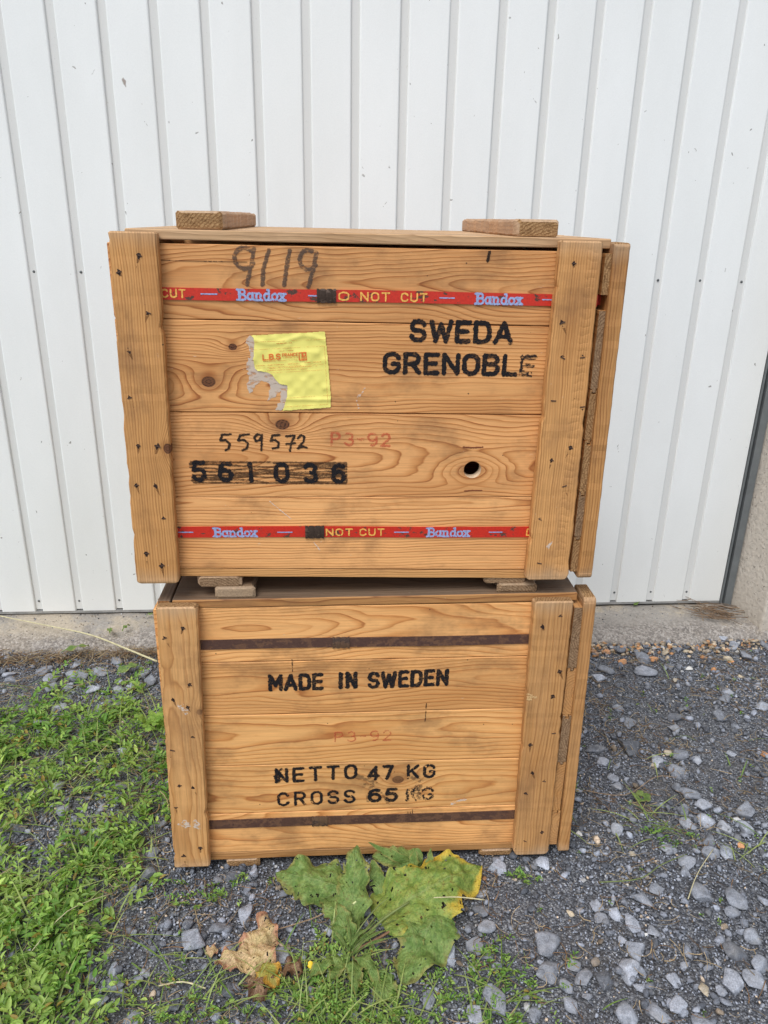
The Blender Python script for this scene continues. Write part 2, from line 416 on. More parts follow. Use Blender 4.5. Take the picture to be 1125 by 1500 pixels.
def plank(name, parent, ax, a0, a1, w0, w1, t0, t1, mat, end=E_A, side=None, r0=0.0, r1=0.0, cham=0.0012, jit=0.0004, **gr):
    """length a0..a1, width w0=(lo,hi) at a0 and w1 at a1, thickness t0..t1; r0/r1 round the corners seen from the front"""
    cx, cy, cz = (Vector(c) for c in AX[ax])
    Rm = Matrix((cx, cy, cz)).transposed()
    wx = Vector([abs(v) for v in cz]); tx = Vector([abs(v) for v in cy])
    L = a1 - a0
    st = {0.0, L}
    for R_, s in ((r0, 0), (r1, 1)):
        n = 4 if R_ > 0.002 else 1
        R2 = max(R_, cham)
        for i in range(1, n + 1):
            d = R2 * (1 - math.cos(math.pi / 2 * i / n))
            st.add(d if s == 0 else L - d)
    worn = name in ('front_batten', 'end_batten', 'runner')
    k = max(3, int(L / (0.011 if worn else 0.045)))
    for i in range(1, k): st.add(L * i / k)
    st = sorted(s for s in st if 0 <= s <= L)
    rr = random.Random(int(abs(a0 * 7919 + w0[0] * 104729 + t0 * 1299709) * 1000) + ord(ax[0]))
    chip = [0.0, 0.0]
    if worn: jit = jit * 1.6
    verts = []; ctr = cx * ((a0 + a1) / 2) + wx * ((w0[0] + w0[1] + w1[0] + w1[1]) / 4) + tx * ((t0 + t1) / 2)
    inv = Rm.transposed()
    for s in st:
        u = s / L
        lo = w0[0] * (1 - u) + w1[0] * u; hi = w0[1] * (1 - u) + w1[1] * u
        ins = 0.0; ti = 0.0
        for R_, d in ((r0, s), (r1, L - s)):
            R2 = max(R_, cham)
            if d < R2: ins = max(ins, R2 - math.sqrt(max(0, R2 * R2 - (R2 - d) ** 2)))
            if d < cham: ti = max(ti, (cham - d) * 0.8)
        j = [rr.uniform(-jit, jit) for _ in range(4)]
        if worn:
            for q_ in (0, 1):
                chip[q_] = rr.uniform(.0010, .0034) if rr.random() < (.07 if name != 'end_batten' else 0.0) else chip[q_] * .35
        lo += ins + j[0] + chip[0]; hi -= ins + j[1] + chip[1]
        ta, tb = t0 + ti + j[2] * .5, t1 - ti + j[3] * .5
        c = cham
        ring = [(lo + c, ta), (hi - c, ta), (hi, ta + c), (hi, tb - c), (hi - c, tb), (lo + c, tb), (lo, tb - c), (lo, ta + c)]
        for wv, tv in ring:
            P = cx * (a0 + s) + wx * wv + tx * tv
            verts.append(inv @ (P - ctr))
    faces = []; n = len(st)
    flip = (cx.cross(wx)).dot(tx) < 0
    for i in range(n - 1):
        for q in range(8):
            a, b = i * 8 + q, i * 8 + (q + 1) % 8
            faces.append((a, b, b + 8, a + 8))
    faces.append(tuple(range(7, -1, -1))); faces.append(tuple(range((n - 1) * 8, n * 8)))
    if not flip: pass
    o = mesh_obj(name, verts, faces, [mat, end] + ([side] if side else []), parent)
    me = o.data
    bm = bmesh.new(); bm.from_mesh(me); bmesh.ops.recalc_face_normals(bm, faces=bm.faces[:])
    for f in bm.faces: f.material_index = 1 if abs(f.normal.x) > 0.8 else (2 if side and abs(f.normal.z) > .5 else 0)
    bm.to_mesh(me); bm.free()
    o.matrix_basis = Matrix.Translation(ctr) @ Rm.to_4x4()
    o['half_len'] = float(L / 2 if name in ('front_batten', 'end_batten', 'runner') else 5.0)
    return set_grain(o, **gr)

def profile_plank(name, parent, y0, y1, x0, x1, z0, z1, mat, end, tongue=True, groove=True, **gr):
    """tongue and groove board of the crate's end, its section seen from the front"""
    mx = (x0 + x1) / 2; h = 0.0028; tl = 0.006
    p = [(x0, z0)]
    if tongue: p += [(mx - h, z0), (mx - h, z0 - tl), (mx + h, z0 - tl), (mx + h, z0)]
    p += [(x1, z0), (x1, z1)]
    if groove: p += [(mx + h + .0008, z1), (mx + h + .0008, z1 - tl - .001), (mx - h - .0008, z1 - tl - .001), (mx - h - .0008, z1)]
    p += [(x0, z1)]
    cx, cy, cz = (Vector(c) for c in AX['yv']); Rm = Matrix((cx, cy, cz)).transposed()
    ctr = Vector((mx, (y0 + y1) / 2, (z0 + z1) / 2)); inv = Rm.transposed(); n = len(p)
    v = [inv @ (Vector((a, y, b)) - ctr) for y in (y0, y1) for a, b in p]
    f = [tuple(range(n)), tuple(range(2 * n - 1, n - 1, -1))] + [(i, (i + 1) % n, (i + 1) % n + n, i + n) for i in range(n)]
    o = mesh_obj(name, v, f, [mat, end], parent)
    bm = bmesh.new(); bm.from_mesh(o.data)
    bmesh.ops.recalc_face_normals(bm, faces=bm.faces[:])
    for q in bm.faces: q.material_index = 1 if abs(q.normal.x) > 0.8 else 0
    bmesh.ops.triangulate(bm, faces=[q for q in bm.faces if len(q.verts) > 4])
    bm.to_mesh(o.data); bm.free()
    o.matrix_basis = Matrix.Translation(ctr) @ Rm.to_4x4()
    return set_grain(o, **gr)

# ------------------------------------------------------------------ lettering: strokes -> flat print with a broken edge
def arc(cx, cy, rx, ry, a0, a1, n=12):
    return [(cx + rx * math.cos(math.radians(a0 + (a1 - a0) * i / n)), cy + ry * math.sin(math.radians(a0 + (a1 - a0) * i / n))) for i in range(n + 1)]
GL = {
 'A': (.70, [[(0, 0), (.35, 1), (.70, 0)], [(.12, .30), (.58, .30)]]),
 'B': (.60, [[(0, 0), (0, 1), (.32, 1)] + arc(.32, .77, .24, .23, 90, -90, 8) + [(0, .54)], [(.32, .54)] + arc(.34, .27, .26, .27, 90, -90, 8) + [(0, 0)]]),
 'C': (.60, [arc(.30, .70, .30, .30, 15, 180) + arc(.30, .30, .30, .30, 180, 345)]),
 'D': (.60, [[(0, 0), (0, 1), (.30, 1)] + arc(.30, .68, .30, .32, 90, 0, 6) + arc(.30, .32, .30, .32, 0, -90, 6) + [(0, 0)]]),
 'E': (.52, [[(.52, 1), (0, 1), (0, 0), (.52, 0)], [(0, .52), (.44, .52)]]),
 'F': (.50, [[(.50, 1), (0, 1), (0, 0)], [(0, .52), (.42, .52)]]),
 'G': (.60, [arc(.30, .70, .30, .30, 15, 180) + arc(.30, .30, .30, .30, 180, 360) + [(.60, .46), (.36, .46)]]),
 'I': (.06, [[(.03, 0), (.03, 1)]]),
 'K': (.60, [[(0, 0), (0, 1)], [(.58, 1), (0, .40)], [(.20, .60), (.60, 0)]]),
 'L': (.50, [[(0, 1), (0, 0), (.50, 0)]]),
 'M': (.72, [[(0, 0), (0, 1), (.36, .30), (.72, 1), (.72, 0)]]),
 'N': (.60, [[(0, 0), (0, 1), (.60, 0), (.60, 1)]]),
 'O': (.60, [arc(.30, .68, .30, .32, 0, 180) + arc(.30, .32, .30, .32, 180, 360) + [(.60, .68)]]),
 'P': (.56, [[(0, 0), (0, 1), (.28, 1)] + arc(.28, .74, .28, .26, 90, -90, 8) + [(0, .48)]]),
 'R': (.60, [[(0, 0), (0, 1), (.32, 1)] + arc(.32, .74, .26, .26, 90, -90, 8) + [(0, .48)], [(.30, .48), (.60, 0)]]),
 'S': (.58, [arc(.29, .745, .28, .255, 20, 180, 8) + arc(.29, .745, .28, .245, 180, 262, 4) + arc(.29, .26, .29, .26, 75, -15, 8) + arc(.29, .26, .29, .26, -15, -165, 9)]),
 'T': (.60, [[(0, 1), (.60, 1)], [(.30, 1), (.30, 0)]]),
 'U': (.60, [[(0, 1), (0, .30)] + arc(.30, .30, .30, .30, 180, 360) + [(.60, 1)]]),
 'W': (.86, [[(0, 1), (.20, 0), (.43, .85), (.66, 0), (.86, 1)]]),
 '0': (.56, [arc(.28, .70, .28, .30, 0, 180) + arc(.28, .30, .28, .30, 180, 360) + [(.56, .70)]]),
 '1': (.12, [[(.06, 0), (.06, 1)], [(.06, 1), (-.04, .93)]]),
 '2': (.56, [arc(.28, .72, .27, .28, 160, -25, 10) + [(0, 0), (.56, 0)]]),
 '3': (.56, [arc(.26, .75, .25, .25, 150, -80, 9) + arc(.27, .26, .28, .27, 80, -155, 10)]),
 '4': (.60, [[(.46, 0), (.46, 1), (0, .28), (.62, .28)]]),
 '5': (.56, [[(.52, 1), (.10, 1), (.04, .56)] + arc(.27, .31, .28, .31, 125, -150, 11)]),
 '6': (.56, [[(.50, .93)] + arc(.30, .60, .28, .38, 70, 180, 6) + arc(.28, .30, .28, .30, 180, 540, 18)]),
 '7': (.54, [[(0, 1), (.54, 1), (.20, 0)]]),
 '9': (.56, [arc(.28, .70, .28, .30, 0, 360, 18) + arc(.28, .40, .28, .38, 0, -110, 6)]),
 '-': (.36, [[(0, .5), (.36, .5)]]),
 '.': (.08, [[(.03, 0), (.05, .02)]]),
 ' ': (.30, []),
 # slab lettering of the strap maker's mark
 'b': (.70, [[(-.10, 1), (.36, 1)] + arc(.36, .77, .24, .23, 90, -90, 8) + [(.06, .53)], [(.36, .53)] + arc(.38, .26, .28, .26, 90, -90, 8) + [(-.10, 0)], [(.08, 0), (.08, 1)], [(.14, 0), (.14, 1)]]),
 'a': (.62, [arc(.26, .33, .22, .31, 60, 330, 12), [(.46, .66), (.46, .04), (.64, .02)], [(.50, .66), (.50, .04)]]),
 'n': (.66, [[(-.04, .66), (.10, .66), (.10, 0)], [(-.04, 0), (.24, 0)], [(.10, .50)] + arc(.30, .46, .18, .19, 150, 0, 6) + [(.48, 0)], [(.36, 0), (.62, 0)]]),
 'd': (.62, [arc(.26, .33, .22, .31, 60, 330, 12), [(.34, 1), (.48, 1), (.48, .02), (.64, .02)]]),
 'o': (.56, [arc(.27, .33, .24, .31, 0, 360, 16)]),
 'x': (.62, [[(.06, .64), (.52, .02)], [(.52, .64), (.06, .02)], [(-.03, .65), (.20, .65)], [(.38, .65), (.60, .65)], [(-.03, .01), (.20, .01)], [(.38, .01), (.60, .01)]]),
}
def layout(text, x0, x1, zl, zr, h, gap=.26, hw=0.0):
    """segments of a line of text between x0 and x1, baseline zl at the left end, zr at the right"""
    x0 += hw; x1 -= hw; h -= 2 * hw
    tot = sum(GL[c][0] for c in text) + gap * (len(text) - 1)
    k = (x1 - x0) / tot; out = []; cx = x0
    for c in text:
        w, paths = GL[c]
        for p in paths:
            q = []
            for a, b in p:
                X = cx + a * k
                q.append((X, zl + (zr - zl) * (X - x0) / (x1 - x0) + b * h + hw))
            out.append(q)
        cx += (w + gap) * k
    return out

def print_mesh(name, parent, paths, hw, y, mat, cell=0.0006, rough=0.25, wear=0.0, wscale=0.004, seed=1, part=True):
    segs = [(a, b) for p in paths for a, b in zip(p[:-1], p[1:])]
    P = np.array([[*a, *b] for a, b in segs])
    x0, x1 = min(P[:, 0].min(), P[:, 2].min()) - 2 * hw, max(P[:, 0].max(), P[:, 2].max()) + 2 * hw
    z0, z1 = min(P[:, 1].min(), P[:, 3].min()) - 2 * hw, max(P[:, 1].max(), P[:, 3].max()) + 2 * hw
    nx, nz = int((x1 - x0) / cell) + 1, int((z1 - z0) / cell) + 1
    D = np.full((nz, nx), 9.0)
    for ax_, az_, bx_, bz_ in P:
        i0 = max(0, int((min(ax_, bx_) - 2 * hw - x0) / cell)); i1 = min(nx, int((max(ax_, bx_) + 2 * hw - x0) / cell) + 2)
        j0 = max(0, int((min(az_, bz_) - 2 * hw - z0) / cell)); j1 = min(nz, int((max(az_, bz_) + 2 * hw - z0) / cell) + 2)
        gx, gz = np.meshgrid(x0 + (np.arange(i0, i1) + .5) * cell, z0 + (np.arange(j0, j1) + .5) * cell)
        dx, dz = bx_ - ax_, bz_ - az_; l2 = dx * dx + dz * dz + 1e-12
        t = np.clip(((gx - ax_) * dx + (gz - az_) * dz) / l2, 0, 1)
        d = np.hypot(gx - ax_ - t * dx, gz - az_ - t * dz)
        D[j0:j1, i0:i1] = np.minimum(D[j0:j1, i0:i1], d)
    gx, gz = np.meshgrid(x0 + (np.arange(nx) + .5) * cell, z0 + (np.arange(nz) + .5) * cell)
    nn = vnoise(gx, gz, max(.0018, hw * .8), seed)
    keep = D < hw * (1 + rough * (nn - .5) * 2)
    if wear > 0:
        w = .6 * vnoise(gx, gz, wscale, seed + 1) + .4 * vnoise(gx, gz, wscale * .35, seed + 2)
        keep &= w > wear
    V = []; F = []
    for j in range(nz):
        row = keep[j]
        if not row.any(): continue
        e = np.flatnonzero(np.diff(np.concatenate(([0], row.astype(np.int8), [0]))))
        for s, t in zip(e[::2], e[1::2]):
            b = len(V); X0, X1 = x0 + s * cell, x0 + t * cell; Z0, Z1 = z0 + j * cell, z0 + (j + 1) * cell
            V += [(X0, y, Z0), (X1, y, Z0), (X1, y, Z1), (X0, y, Z1)]; F.append((b, b + 1, b + 2, b + 3))
    if not F: return None
    return fast_mesh(name, V, F, mat, parent=parent)

# ================================================================== THE PLACE
ANG = math.radians(4.0)
def gh(x, y):
    """height of the trodden gravel (m)"""
    return 0.010 * (vnoise(x, y, .31, 3) - .5) + 0.006 * (vnoise(x, y, .09, 4) - .5) - 0.002

low_M = Matrix.Translation((-.3991, 1.1597, 0.024)) @ Matrix.Rotation(ANG, 4, 'Z')
up_M = Matrix.Translation((-.4145, 1.1632, 0.6422)) @ Matrix.Rotation(ANG, 4, 'Z')
def in_crate(x, y, m=0.0):
    dx, dy = x + .3991, y - 1.1597
    u = dx * math.cos(ANG) + dy * math.sin(ANG); v = -dx * math.sin(ANG) + dy * math.cos(ANG)
    return (u > -m) & (u < .80 + m) & (v > -m) & (v < .575 + m)

# ------------------------------------------------------------------ ground sheet
def axis_pts(a, b, lo, hi, step, out):
    p = list(np.arange(lo, hi + 1e-6, step)); k = step
    q = lo
    while q > a: k *= 1.6; q -= k; p.insert(0, max(q, a))
    q = hi; k = step
    while q < b: k *= 1.6; q += k; p.append(min(q, b))
    return np.array(p)
gxs = axis_pts(-60, 60, -1.6, 1.7, .012, 0); gys = axis_pts(-60, 60, .55, 2.3, .012, 0)
GX, GY = np.meshgrid(gxs, gys)
GZ = gh(GX, GY) + .0035 * (vnoise(GX, GY, .022, 8) - .5) - .003
V = np.stack([GX, GY, GZ], -1).reshape(-1, 3)
nx, ny = len(gxs), len(gys)
ii, jj = np.meshgrid(np.arange(nx - 1), np.arange(ny - 1))
a = (jj * nx + ii).ravel()
F = np.stack([a, a + 1, a + nx + 1, a + nx], 1)

N = NT('grit_ground')
co = N.obj_co()
v1 = N.n('ShaderNodeTexVoronoi'); N.put(v1.inputs['Vector'], co); v1.inputs['Scale'].default_value = 260
v2 = N.n('ShaderNodeTexVoronoi'); N.put(v2.inputs['Vector'], co); v2.inputs['Scale'].default_value = 520
b1 = N.noise(co, 3.2, 4, 0.6)[0]; b2 = N.noise(co, 14, 4, 0.65)[0]
cell = N.sep(v1.outputs['Color'])[0]
c = N.ramp(cell, [(0, (0.070, 0.074, 0.084)), (.5, (0.175, 0.185, 0.208)), (.85, (0.32, 0.335, 0.365)), (1, (0.48, 0.49, 0.50))])
c = N.mix(N.math('MULTIPLY', N.sstep(v1.outputs['Distance'], .25, .6), .5), c, (0.028, 0.026, 0.026, 1))
soil = N.sstep(N.math('ADD', N.math('MULTIPLY', b1, .5), N.math('MULTIPLY', b2, .5)), .50, .62)
c = N.mix(N.math('MULTIPLY', soil, .40), c, N.mix(v2.outputs['Distance'], (0.050, 0.045, 0.042, 1), (0.15, 0.135, 0.12, 1)))
N.col(c); N.rough(.9); N.spec(.25)
N.bump(N.math('ADD', N.math('MULTIPLY', v1.outputs['Distance'], -1.0), N.math('MULTIPLY', v2.outputs['Distance'], -.5)), .9, .004)
ground = fast_mesh('ground', V, F, N.m, smooth=True)
tag(ground, 'dark grey grit and gravel yard in front of the garage door', kind='structure')

# ------------------------------------------------------------------ garage door (local frame: X along the door, origin at one groove)
D_ANG = math.atan2(0.0759, 0.9971)
door_M = Matrix.Translation((-.9587, 2.16, 0)) @ Matrix.Rotation(D_ANG, 4, 'Z')
PITCH = 0.12371
N = NT('white_door_paint')
co = N.obj_co(); geo = N.n('ShaderNodeNewGeometry').outputs['Position']
px_, py_, pz_ = N.sep(geo)
n1 = N.noise(N.vmath('MULTIPLY', geo, (1, 1, .35)), 5, 4, .6)[0]
c = N.mix(1.0, (0.83, 0.850, 0.835, 1), N.ramp(n1, [(.3, (0.955, 0.955, 0.95)), (.7, (1.02, 1.02, 1.02))]), 'MULTIPLY')
# splash dirt: low down, uneven
low_ = N.math('SUBTRACT', 1.0, N.sstep(N.math('ADD', pz_, N.math('MULTIPLY', n1, .25)), .08, .75))
c = N.mix(N.math('MULTIPLY', low_, .16), c, (0.52, 0.49, 0.43, 1))
rgt = N.sstep(px_, .98, 1.25)
c = N.mix(N.math('MULTIPLY', rgt, .15), c, (0.66, 0.64, 0.57, 1))
g1 = N.noise(geo, 2.3, 2)[0]
c = N.mix(N.math('MULTIPLY', N.sstep(g1, .68, .80), .25), c, (0.58, 0.57, 0.52, 1))
# fly specks and grazes
for sc_, th_, pr_, colr in ((24, .052, .55, (0.12, 0.10, 0.08, 1)), (60, .060, .80, (0.22, 0.20, 0.17, 1)), (13, .046, .55, (0.20, 0.13, 0.09, 1))):
    v = N.n('ShaderNodeTexVoronoi')
    N.put(v.inputs['Vector'], N.vmath('MULTIPLY', N.vmath('ADD', geo, N.vmath('MULTIPLY', N.noise(geo, 30, 2)[1], (.05, .05, .05))), (1, 0, .62)))
    v.inputs['Scale'].default_value = sc_
    m = N.math('MULTIPLY', N.math('SUBTRACT', 1.0, N.sstep(v.outputs['Distance'], th_ * .6, th_ * 1.4)), N.math('GREATER_THAN', N.sep(v.outputs['Color'])[0], pr_))
    c = N.mix(N.math('MULTIPLY', m, .75), c, colr)
gr = N.noise(N.vmath('MULTIPLY', geo, (1, 1, 1)), 340, 2, .6)[0]
c = N.mix(1.0, c, N.ramp(gr, [(.3, G(.97)), (.7, G(1.01))]), 'MULTIPLY')
N.col(c); N.rough(.48); N.spec(.4)
N.bump(N.math('ADD', gr, N.math('MULTIPLY', n1, 3.0)), .12, .001)
DOORP = N.m
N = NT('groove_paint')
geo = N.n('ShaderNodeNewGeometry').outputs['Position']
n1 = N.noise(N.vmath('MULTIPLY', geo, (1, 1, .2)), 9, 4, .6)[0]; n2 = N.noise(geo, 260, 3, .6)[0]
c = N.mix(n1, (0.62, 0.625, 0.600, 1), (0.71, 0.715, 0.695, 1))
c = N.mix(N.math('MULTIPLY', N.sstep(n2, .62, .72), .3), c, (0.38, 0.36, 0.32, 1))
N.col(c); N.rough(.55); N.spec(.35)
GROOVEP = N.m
GREYP = plain('grey_door_frame_paint', (0.165, 0.18, 0.185, 1), .5, .2, .12, 30)
RAILP = plain('bottom_rail_metal', (0.36, 0.36, 0.35, 1), .5, .3, .2, 40)
GAPBLK = plain('gap_shade_black', (0.015, 0.015, 0.016, 1), .8)  # black that paints the shade inside the gaps round the door

ZB, ZT = 0.047, 2.25
door = empty('garage_door', door_M, 'tall white garage door of grooved vertical boards behind the stacked crates', 'garage door')
door['label'] = 'tall white garage door of grooved vertical boards behind the stacked crates'
K0, K1 = -13, 17
SW = 0.0205      # width of the sunk strip between two boards
def board_profile(w):
    # (x, y) from left to right on the front: sunk strip tongue then raised face with rounded shoulders, y<0 is towards the yard
    h = SW / 2
    p = [(h, .000), (h + .0006, -.0028), (h + .0022, -.0046), (h + .0045, -.0054)]
    p += [(w - h - .0045, -.0054), (w - h - .0022, -.0046), (w - h - .0006, -.0028), (w - h, .000)]
    return p
def extrude_profile(p, z0, z1, back=.012):
    pts = p + [(p[-1][0], back), (p[0][0], back)]
    n = len(pts)
    v = [(x, y, z) for z in (z0, z1) for x, y in pts]
    f = [tuple(range(n - 1, -1, -1)), tuple(range(n, 2 * n))] + [(i, (i + 1) % n, (i + 1) % n + n, i + n) for i in range(n)]
    return v, f
v, f = extrude_profile(board_profile(PITCH), ZB, ZT)
face0 = None
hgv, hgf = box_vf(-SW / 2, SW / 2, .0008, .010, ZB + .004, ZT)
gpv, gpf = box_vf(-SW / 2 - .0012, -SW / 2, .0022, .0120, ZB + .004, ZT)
strip0 = None
scr = bmesh.new()
bmesh.ops.create_icosphere(scr, subdivisions=2, radius=.0037)
for q in scr.verts: q.co.y *= .45
scr_me = bpy.data.meshes.new('screw'); scr.to_mesh(scr_me); scr.free(); scr_me.materials.append(SCREW)
for k in range(K0, K1):
    if k < K1 - 1:
        if face0 is None:
            o = mesh_obj('door_board', v, f, DOORP, door); face0 = o
        else:
            o = face0.copy(); link(o, door)
        o.matrix_basis = Matrix.Translation((k * PITCH, 0, 0))
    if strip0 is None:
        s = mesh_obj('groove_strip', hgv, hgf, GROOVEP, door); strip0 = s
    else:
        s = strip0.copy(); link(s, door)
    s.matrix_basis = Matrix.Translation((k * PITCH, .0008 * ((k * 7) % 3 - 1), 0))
    for zz_ in (.079, 1.074, 2.05):
        q = bpy.data.objects.new('screw', scr_me); link(q, door)
        q.matrix_basis = Matrix.Translation((k * PITCH + .0015, .0002, zz_ + .0006 * ((k * 5) % 4)))
# the last, wider board by the frame
v, f = extrude_profile([(SW / 2, 0), (SW / 2 + .0022, -.0046), (SW / 2 + .0045, -.0054), (.1170, -.0054), (.1185, -.002)], ZB, ZT)
o = mesh_obj('door_board', v, f, DOORP, door); o.matrix_basis = Matrix.Translation(((K1 - 1) * PITCH, 0, 0))
XR = (K1 - 1) * PITCH + .119
vv, ff = box_vf(K0 * PITCH - .06, XR, -.0035, .03, ZB - .0085, ZB - .0006)
mesh_obj('bottom_rail', vv, ff, RAILP, door)
vv, ff = box_vf(K0 * PITCH - .06, XR - .004, .008, .028, ZB - .022, ZB - .009)
mesh_obj('shadow_gap_strip', vv, ff, GAPBLK, door)  # black strip painting the shadow line under the bottom rail
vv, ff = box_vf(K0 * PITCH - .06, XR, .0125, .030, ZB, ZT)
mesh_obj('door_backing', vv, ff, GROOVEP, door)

frame = empty('door_frame', door_M @ Matrix.Translation((XR, 0, 0)), 'narrow grey metal post between the white door and the beige wall', 'door frame')
vv, ff = box_vf(.0005, .0065, -.008, .030, .040, ZT + .05); mesh_obj('edge_trim', vv, ff, GREYP, frame)
vv, ff = box_vf(.0065, .013, .012, .035, .030, ZT + .05); mesh_obj('dark_gap_strip', vv, ff, GAPBLK, frame)  # black strip painting the dark of the gap between trim and post
vv, ff = box_vf(.013, .036, -.014, .035, .022, ZT + .05); mesh_obj('post', vv, ff, GREYP, frame)

# ------------------------------------------------------------------ roughcast wall
N = NT('beige_roughcast')
geo = N.n('ShaderNodeNewGeometry').outputs['Position']
n1 = N.noise(geo, 75, 5, .65)[0]; n2 = N.noise(geo, 6, 4, .6)[0]
v = N.n('ShaderNodeTexVoronoi'); N.put(v.inputs['Vector'], N.vmath('ADD', geo, N.vmath('MULTIPLY', N.noise(geo, 60, 2)[1], (.035, .035, .035)))); v.inputs['Scale'].default_value = 85
pit = N.math('MULTIPLY', N.math('SUBTRACT', 1.0, N.sstep(v.outputs['Distance'], .10, .28)), N.math('GREATER_THAN', N.sep(v.outputs['Color'])[0], .45))
c = N.mix(n2, (0.58, 0.52, 0.44, 1), (0.70, 0.645, 0.565, 1))
c = N.mix(1.0, c, N.ramp(n1, [(.3, G(.88)), (.7, G(1.08))]), 'MULTIPLY')
c = N.mix(N.math('MULTIPLY', pit, .55), c, (0.20, 0.165, 0.13, 1))
pz_ = N.sep(geo)[2]
c = N.mix(N.math('MULTIPLY', N.math('SUBTRACT', 1.0, N.sstep(N.math('ADD', pz_, N.math('MULTIPLY', n2, .12)), .04, .22)), .4), c, (0.36, 0.30, 0.23, 1))
N.col(c); N.rough(.92); N.spec(.2)
N.bump(N.math('SUBTRACT', N.math('MULTIPLY', n1, 1.3), pit), .9, .004)
ROUGH = N.m
X1 = XR + .036
def prism(name, pts, z0, z1, mat, parent=None):
    n = len(pts)
    v = [(x, y, z) for z in (z0, z1) for x, y in pts]
    f = [tuple(range(n - 1, -1, -1)), tuple(range(n, 2 * n))] + [(i, (i + 1) % n, (i + 1) % n + n, i + n) for i in range(n)]
    o = mesh_obj(name, v, f, mat, parent)
    bm = bmesh.new(); bm.from_mesh(o.data); bmesh.ops.recalc_face_normals(bm, faces=bm.faces[:]); bm.to_mesh(o.data); bm.free()
    return o
w = prism('wall', [(X1 + .0005, .30), (X1 + .0005, .02), (2.1575, -.158), (2.1605, -.163), (2.1655, -.165), (6.5, -.165), (6.5, .30)], -.05, 3.2, ROUGH)
w.matrix_world = door_M
tag(w, 'beige roughcast wall at the right edge, beside the grey door post', kind='structure')
w = prism('wall', [(K0 * PITCH - .062, .30), (K0 * PITCH - .062, -.16), (-6.0, -.16), (-6.0, .30)], -.05, 3.2, ROUGH)
w.matrix_world = door_M
tag(w, 'beige roughcast wall left of the garage door', kind='structure')
w = prism('wall_above_door', [(K0 * PITCH - .060, .30), (K0 * PITCH - .060, -.16), (2.156, -.16), (X1, .02), (X1, .30)], ZT + .002, 3.2, ROUGH)
w.matrix_world = door_M
tag(w, 'beige roughcast wall above the garage door', kind='structure')
vv, ff = box_vf(-6, 6.5, .32, 4.0, -.05, 3.19)
w = mesh_obj('building', vv, ff, ROUGH); w.matrix_world = door_M; tag(w, 'rest of the building behind the garage door', kind='structure')

# ------------------------------------------------------------------ concrete sill
xs = np.arange(-1.75, 2.47, .0125); ys = np.arange(-.235, .036, .009)
SX, SY = np.meshgrid(xs, ys)
def edge_y(x):
    return -.168 - .022 * np.clip((x + .2) / 2.3, 0, 1) + .034 * (vnoise(x, x * 0 + 1, .16, 21) - .5) + .026 * (vnoise(x, x * 0 + 3, .045, 22) - .5)
def sill_z(x, y):
    e = edge_y(x)
    t = np.clip((y - e) / .025, -1, 1)
    top = .021 + .010 * np.clip((y + .17) / .17, 0, 1) + .007 * (vnoise(x, y, .07, 23) - .5) + .006 * (vnoise(x, y, .018, 24) - .5) * np.clip(1 - (y + .17) / .12, .2, 1)
    top = top - .012 * (vnoise(x, y, .05, 25) > .82) * (y < -.05)
    return np.where(t > 0, top - .010 * (1 - t) ** 2, top - .010 - .045 * (-t))
SZ = sill_z(SX, SY)
# keep the strip under the wall corner closed
V = np.stack([SX, SY, SZ], -1).reshape(-1, 3)
nx, ny = len(xs), len(ys)
ii, jj = np.meshgrid(np.arange(nx - 1), np.arange(ny - 1)); a = (jj * nx + ii).ravel()
F = np.stack([a, a + 1, a + nx + 1, a + nx], 1)
N = NT('old_concrete')
geo = N.n('ShaderNodeNewGeometry').outputs['Position']
lc = N.obj_co(); ly = N.sep(lc)[1]
n1 = N.noise(geo, 9, 5, .65)[0]; n2 = N.noise(geo, 130, 4, .7)[0]; n3 = N.noise(geo, 45, 3, .6)[0]
v = N.n('ShaderNodeTexVoronoi'); N.put(v.inputs['Vector'], geo); v.inputs['Scale'].default_value = 160
c = N.mix(n1, (0.27, 0.245, 0.215, 1), (0.38, 0.355, 0.32, 1))
c = N.mix(N.math('MULTIPLY', N.sstep(N.math('ADD', N.math('MULTIPLY', n3, .3), N.noise(geo, 4, 3)[0]), .62, .75), .55), c, (0.56, 0.47, 0.34, 1))
agg = N.math('SUBTRACT', 1.0, N.sstep(N.math('ADD', ly, N.math('MULTIPLY', n1, .10)), -.10, -.02))
ac = N.ramp(N.sep(v.outputs['Color'])[1], [(0, (0.14, 0.125, 0.115)), (.5, (0.30, 0.265, 0.235)), (1, (0.48, 0.44, 0.40))])
c = N.mix(N.math('MULTIPLY', agg, .65), c, ac)
c = N.mix(1.0, c, N.ramp(n2, [(.3, G(.78)), (.7, G(1.16))]), 'MULTIPLY')
dk = N.math('MULTIPLY', N.sstep(n3, .62, .75), .4)
c = N.mix(dk, c, (0.10, 0.095, 0.08, 1))
N.col(c); N.rough(.92); N.spec(.2)
N.bump(N.math('ADD', N.math('ADD', n2, n3), N.math('MULTIPLY', N.math('MULTIPLY', v.outputs['Distance'], agg), -1.2)), .9, .003)
sill = fast_mesh('concrete_sill', V, F, N.m, smooth=True)
sill.matrix_world = door_M
tag(sill, 'crumbling concrete sill along the foot of the garage door', kind='structure')
dinv = door_M.inverted()
def sill_front(x, y):
    """signed distance of a ground point in front of the sill's edge (world x, y)"""
    c_, s_ = math.cos(D_ANG), math.sin(D_ANG)
    X = (x + .9587) * c_ + (y - 2.16) * s_; Y = -(x + .9587) * s_ + (y - 2.16) * c_
    return edge_y(X) - Y

